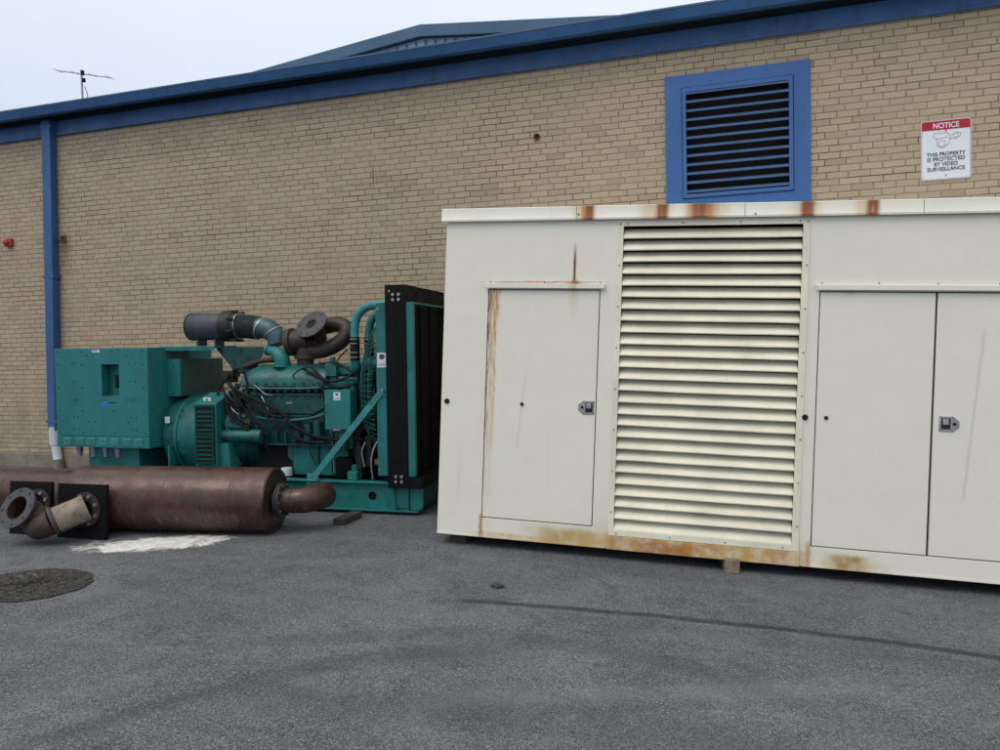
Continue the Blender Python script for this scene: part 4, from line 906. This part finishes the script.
for _ in range(40):
    x = random.uniform(-2.42, -2.0); y = random.uniform(.24, .34); z = random.uniform(.86, 1.38); s_ = random.uniform(.012, .04)
    b.box(x, x+s_*1.4, y, y+s_, z, z+s_)
P(b, 'wiring_block', 'grime', .002)
# timber under the skid
b = MB(); b.box(-.06, .06, -.03, .32, 0, .06); o = b.build('skid_timber', 'darkwood', None, .004); o.location = (-3.60, 6.22, g(-3.6)); tag(o, 'flat dark timber lying beside the skid rail of the teal generator, behind the silencer elbow', 'timber')

# ---------------------------------------------------------------- silencers on the ground
def silencer(name, label, c0, c1, r, outlet):
    c0, c1 = Vector(c0), Vector(c1); ax = (c1-c0).normalized(); L = (c1-c0).length
    t = thing(name, label, 'silencer', (c0+c1)/2-Vector((0, 0, r)), 'brown exhaust silencers lying on the asphalt')
    inv = t.location.copy(); c0 = c0-inv; c1 = c1-inv
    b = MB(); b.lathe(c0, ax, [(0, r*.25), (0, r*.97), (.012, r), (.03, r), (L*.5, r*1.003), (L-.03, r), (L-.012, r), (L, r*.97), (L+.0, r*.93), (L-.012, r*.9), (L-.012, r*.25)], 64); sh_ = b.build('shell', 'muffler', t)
    b = MB()
    for d in (.35, L*.5, L-.32): b.lathe(c0+ax*(d-.006), ax, [(0, r*1.001), (.003, r*1.008), (.009, r*1.008), (.012, r*1.001)], 64, False, False)
    b.build('weld_seam', 'muffler', sh_)
    if outlet:
        e = c1; side = ax.cross(Vector((0, 0, 1))) * -1
        if side.y < 0: side = -side
        b = MB(); b.lathe(e-ax*.012, ax, [(0, .085), (.05, .082), (.055, .080)], 28); b.build('outlet_neck', 'muffler', t)
        b = MB(); b.lathe(e+ax*.030, ax, [(0, .158), (.018, .158)], 36); b.lathe(e+ax*.055, ax, [(0, .158), (.018, .158)], 36); b.bolts(circ(e+ax*.073, ax, .138, 10, .3), ax, .014, .022); b.build('flange', 'flangegrey', t, .002)
        b = MB(); p = e+ax*.068
        b.tube([p, p+ax*.08, p+ax*.17+Vector((0, .01, .005)), p+ax*.24+side*.06+Vector((0, 0, .01)), p+ax*.28+side*.15+Vector((0, 0, .015)), p+ax*.29+side*.26], lambda q: .108+.014*min(1, q*2), 28); b.build('outlet_elbow', 'muffler', t)
        b = MB(); b.lathe(p+ax*.098, ax, [(0, .1145), (.004, .1185), (.008, .1145)], 28, False, False); b.build('weld_bead', 'exhaust', t)
    return t
r1 = .298
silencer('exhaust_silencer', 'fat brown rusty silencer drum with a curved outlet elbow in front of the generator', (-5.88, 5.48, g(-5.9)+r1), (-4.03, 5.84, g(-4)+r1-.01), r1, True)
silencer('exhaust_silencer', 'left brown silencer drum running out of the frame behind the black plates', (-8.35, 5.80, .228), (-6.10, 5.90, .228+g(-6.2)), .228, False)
# loose plates and flexible bellows in front of them
def plate(loc, w, h, rz, lean, lab, boltc):
    t = thing('support_plate', lab, 'plate', loc, 'black square steel plates leaning on the silencers')
    t.rotation_euler = (math.radians(-lean), 0, rz)
    b = MB(); b.box(-w/2, w/2, -.006, .006, 0, h); b.box(w/2-.010, w/2, .006, .03, 0, h); b.build('plate', 'black', t, .002)
    if boltc:
        x, z, r = boltc
        b = MB(); b.annulus((x, -.006, z), (0, -1, 0), .08, r, .02, 36); b.build('flange', 'exhaust', t, .002)
        b = MB(); b.bolts(circ((x, -.026, z), (0, -1, 0), r-.028, 8, .4), (0, -1, 0), .017, .016); b.build('flange_bolts', 'steel', t)
    return t
plate((-6.195, 5.17, g(-6.2)), .46, .485, math.radians(4), 4, 'left black square plate leaning on the silencers behind the open pipe flange', (.10, .29, .13))
plate((-5.60, 5.175, g(-5.6)), .53, .485, math.radians(2), 4, 'right black square plate behind the ribbed bellows, touching the fat silencer', (.055, .26, .155))
t = thing('exhaust_bellows', 'ribbed flexible exhaust bellows with rusty elbow and round open flange on the asphalt', 'bellows', (-5.7, 5.0, g(-5.7)))
o0 = Vector((-5.7, 5.0, g(-5.7)))
A0 = Vector((-5.555, 5.19, .245))-o0; A1 = Vector((-5.58, 4.95, .19))-o0
A0 = Vector((-5.515, 5.165, .265))-o0; A1 = Vector((-5.675, 4.985, .185))-o0
n = 12; path = [A0.lerp(A1, i/(2*n)) for i in range(2*n+1)]
b = MB(); b.tube(path, lambda q: .108+(.015 if int(round(q*2*n)) % 2 else 0), 34, smooth=False); b.build('bellows', 'bellows', t)
ax = (A1-A0).normalized()
b = MB(); b.lathe(A1, ax, [(0, .124), (.012, .132), (.030, .132), (.036, .124)], 34); b.build('collar', 'flangegrey', t, .002)
FCc = Vector((-5.93, 4.80, .305))-o0; 
Fax = Vector((-.02, -.86, .50)).normalized()
FCc = Vector((-5.955, 4.86, .305))-o0
b = MB(); b.tube([A1+ax*.03, A1+ax*.09+Vector((-.01, .01, -.005)), A1+ax*.13+Vector((-.07, .05, -.005)), FCc-Fax*.16, FCc-Fax*.08, FCc-Fax*.005], .110, 28, caps=False); b.build('pipe_elbow', 'exhaust_brown', t)
b = MB(); b.annulus(FCc-Fax*.01, Fax, .102, .182, .022, 44); b.build('flange', 'flangegrey', t, .002)
b = MB(); b.cyl(FCc-Fax*.15, FCc-Fax*.14, .100, 30); b.build('bore', 'inner_dark', t)
b = MB(); b.bolts(circ(FCc+Fax*.0115, Fax, .152, 8, .2), Fax, .013, .0018); b.build('bolt_holes', 'inner_dark', t)

# ---------------------------------------------------------------- small things on the asphalt
# sunken round cover full of grit
mc = thing('manhole_cover', 'sunken round manhole cover full of dark grit at the left edge', 'manhole', (-4.87, 4.03, g(-4.87)))
bm = bmesh.new(); rings = []
for r in [0, .05, .1, .15, .2, .24, .28, .32, .36, .40, .43]:
    nn = 1 if r == 0 else 72
    rings.append([bm.verts.new(((r+(random.uniform(-.012, .012) if 0 < r < .43 else 0))*math.cos(2*PI*i/nn), (r+(random.uniform(-.01, .01) if 0 < r < .43 else 0))*math.sin(2*PI*i/nn), .006+random.uniform(-.012, .016)*(1 if r < .42 else 0))) for i in range(nn)])
for i in range(72): bm.faces.new((rings[0][0], rings[1][i], rings[1][(i+1) % 72]))
for A, B in zip(rings[1:], rings[2:]):
    for i in range(72): bm.faces.new((A[i], B[i], B[(i+1) % 72], A[(i+1) % 72]))
b = MB(); b.bm.free(); b.bm = bm
k = NT('gritty_iron', .9)
c = k.mix(k.ramp(k.noise(26, 6, .8), .40, .60), (.010, .010, .009), (.060, .057, .050)); c = k.mix(k.ramp(k.noise(110, 4, .7), .52, .64), c, (.16, .155, .14)); k.color(c); k.bump(k.noise(45, 6, .8), 1.0, .02); M['grit'] = k.m
b.build('cover', 'grit', mc)
b = MB(); b.annulus((0, 0, -.02), (0, 0, 1), .428, .450, .0262, 96)
for v in b.bm.verts:
    a_ = math.atan2(v.co.y, v.co.x); q_ = 1+.012*math.sin(a_*7)+.01*math.sin(a_*13+1)+random.uniform(-.008, .008); v.co.x *= q_; v.co.y *= q_
b.build('rim', 'grit', mc)
mc.scale = (1, .84, 1)
b = MB()
for i in range(11):
    for j in range(11):
        x, y = -.4+i*.08, -.4+j*.08
        if x*x+y*y < .40**2 and (y-x) < -.02: b.lathe((x, y, .004), (0, 0, 1), [(0, .022), (.010, .018)], 8)
b.build('studs', 'stone', mc)

# white powder spilt beside the silencer
k = NT('spilt_white_powder', .95); k.color(k.mix(k.ramp(k.noise(9, 5, .7), .35, .65), (.76, .75, .71), (.55, .535, .50))); k.bump(k.noise(40, 5, .7), .5, .006)
x, y, z = k.sep()
# length runs from lower left to upper right of the spill's own axes
ell = k.math('ADD', k.math('POWER', k.math('DIVIDE', x, .74), 2.0), k.math('POWER', k.math('DIVIDE', y, .27), 2.0))
edge = k.math('ADD', ell, k.math('MULTIPLY', k.math('SUBTRACT', k.noise(5, 6, .7, dist=.8), .5), 2.6))
edge = k.math('ADD', edge, k.math('MULTIPLY', k.math('SUBTRACT', k.noise(60, 3, .7), .5), .8))
k.put(k.b.inputs['Alpha'], k.ramp(edge, .35, .95, .93, 0)); M['powder'] = k.m
bm = bmesh.new(); nx, ny = 24, 10; sx, sy, sr = -4.78, 5.20, math.radians(27)
def spill_pt(i, j):
    a, c = -1.1+2.2*i/nx, -.45+.9*j/ny
    X = sx+a*math.cos(sr)-c*math.sin(sr); return (a, c, g(X)-g(sx)+.005)
vv = [[bm.verts.new(spill_pt(i, j)) for j in range(ny+1)] for i in range(nx+1)]
for i in range(nx):
    for j in range(ny): bm.faces.new((vv[i][j], vv[i+1][j], vv[i+1][j+1], vv[i][j+1]))
b = MB(); b.bm.free(); b.bm = bm; o = b.build('powder_spill', 'powder'); o.location = (sx, sy, g(sx)); o.rotation_euler = (0, 0, sr); tag(o, 'white powder spilt on the asphalt in front of the brown silencer', 'spill')

def stone(loc, s, lab, name='loose_stone'):
    bm = bmesh.new(); bmesh.ops.create_icosphere(bm, subdivisions=3, radius=1)
    for v in bm.verts:
        k_ = 1+random.uniform(-.10, .10)+.18*math.sin(v.co.x*5+loc[0]*9)*math.cos(v.co.y*4); v.co *= k_
        v.co = Vector((v.co.x*s[0], v.co.y*s[1], v.co.z*s[2]))
    b = MB(); b.bm.free(); b.bm = bm; o = b.build(name, 'stone'); o.location = (loc[0], loc[1], g(loc[0])+s[2]*.7); tag(o, lab, 'stone')
stone((-1.65, 5.0), (.050, .030, .018), 'small dark stone lying alone on the asphalt left of the tyre mark')

# ---------------------------------------------------------------- light, sky, camera
w = bpy.data.worlds.new('World'); S.world = w; w.use_nodes = True
nt = w.node_tree; bg = nt.nodes['Background']
sky = nt.nodes.new('ShaderNodeTexSky'); sky.sky_type = 'NISHITA'; sky.sun_disc = False
EL, AZ_ = math.radians(58), math.radians(205)
sky.sun_elevation = EL; sky.sun_rotation = AZ_; sky.air_density = 1.0; sky.dust_density = 4.0; sky.ozone_density = 1.0
# overcast: most of the blue is veiled by cloud
tc = nt.nodes.new('ShaderNodeTexCoord'); nz = nt.nodes.new('ShaderNodeTexNoise'); nz.inputs['Scale'].default_value = 1.6; nz.inputs['Detail'].default_value = 5
nt.links.new(tc.outputs['Generated'], nz.inputs['Vector'])
sp = nt.nodes.new('ShaderNodeSeparateXYZ'); nt.links.new(tc.outputs['Generated'], sp.inputs[0])
mr = nt.nodes.new('ShaderNodeMapRange'); mr.inputs['From Min'].default_value = 0; mr.inputs['From Max'].default_value = 1; mr.inputs['To Min'].default_value = 0; mr.inputs['To Max'].default_value = 1
nt.links.new(sp.outputs[2], mr.inputs['Value'])
cl = nt.nodes.new('ShaderNodeMix'); cl.data_type = 'RGBA'; cl.inputs[6].default_value = (4.8, 6.0, 8.2, 1); cl.inputs[7].default_value = (13.9, 13.6, 12.9, 1)
nt.links.new(mr.outputs[0], cl.inputs[0])
cv = nt.nodes.new('ShaderNodeMix'); cv.data_type = 'RGBA'; cv.blend_type = 'MULTIPLY'; cv.inputs[0].default_value = 1
cr = nt.nodes.new('ShaderNodeMapRange'); cr.inputs['From Min'].default_value = .35; cr.inputs['From Max'].default_value = .7; cr.inputs['To Min'].default_value = .95; cr.inputs['To Max'].default_value = 1.05
nt.links.new(nz.outputs['Fac'], cr.inputs['Value']); nt.links.new(cl.outputs[2], cv.inputs[6]); nt.links.new(cr.outputs[0], cv.inputs[7])
mx = nt.nodes.new('ShaderNodeMix'); mx.data_type = 'RGBA'; mx.inputs[0].default_value = .88
nt.links.new(sky.outputs[0], mx.inputs[6]); nt.links.new(cv.outputs[2], mx.inputs[7]); nt.links.new(mx.outputs[2], bg.inputs['Color'])
bg.inputs['Strength'].default_value = .10
sd = bpy.data.lights.new('sun', 'SUN'); sd.energy = .9; sd.angle = math.radians(35); sd.color = (1, .97, .93)
so = bpy.data.objects.new('sun', sd); C.objects.link(so)
d = Vector((math.sin(AZ_)*math.cos(EL), math.cos(AZ_)*math.cos(EL), math.sin(EL)))
so.rotation_euler = d.to_track_quat('Z', 'Y').to_euler(); so['kind'] = 'helper'

a, p, r = math.atan(750/2350), math.atan(.0365), -math.atan(.022)
F0 = Vector((-math.sin(a), math.cos(a), 0)); R0 = Vector((math.cos(a), math.sin(a), 0)); U0 = Vector((0, 0, 1))
F = F0*math.cos(p)-U0*math.sin(p); U1 = U0*math.cos(p)+F0*math.sin(p)
R = R0*math.cos(r)+U1*math.sin(r); R = R0*math.cos(-math.atan(.022))+U1*math.sin(-math.atan(.022)); U = -R0*math.sin(r)+U1*math.cos(r)
cd = bpy.data.cameras.new('camera'); cd.sensor_width = 36; cd.lens = 36*750/1000; cd.clip_start = .05; cd.clip_end = 1000
co = bpy.data.objects.new('camera', cd); C.objects.link(co)
co.matrix_world = Matrix(((R.x, U.x, -F.x, 0), (R.y, U.y, -F.y, 0), (R.z, U.z, -F.z, 1.6), (0, 0, 0, 1)))
S.camera = co
S.view_settings.view_transform = 'Standard'; S.view_settings.look = 'None'; S.view_settings.exposure = .10; S.view_settings.gamma = 1
S.render.engine = 'CYCLES'; S.cycles.max_bounces = 6
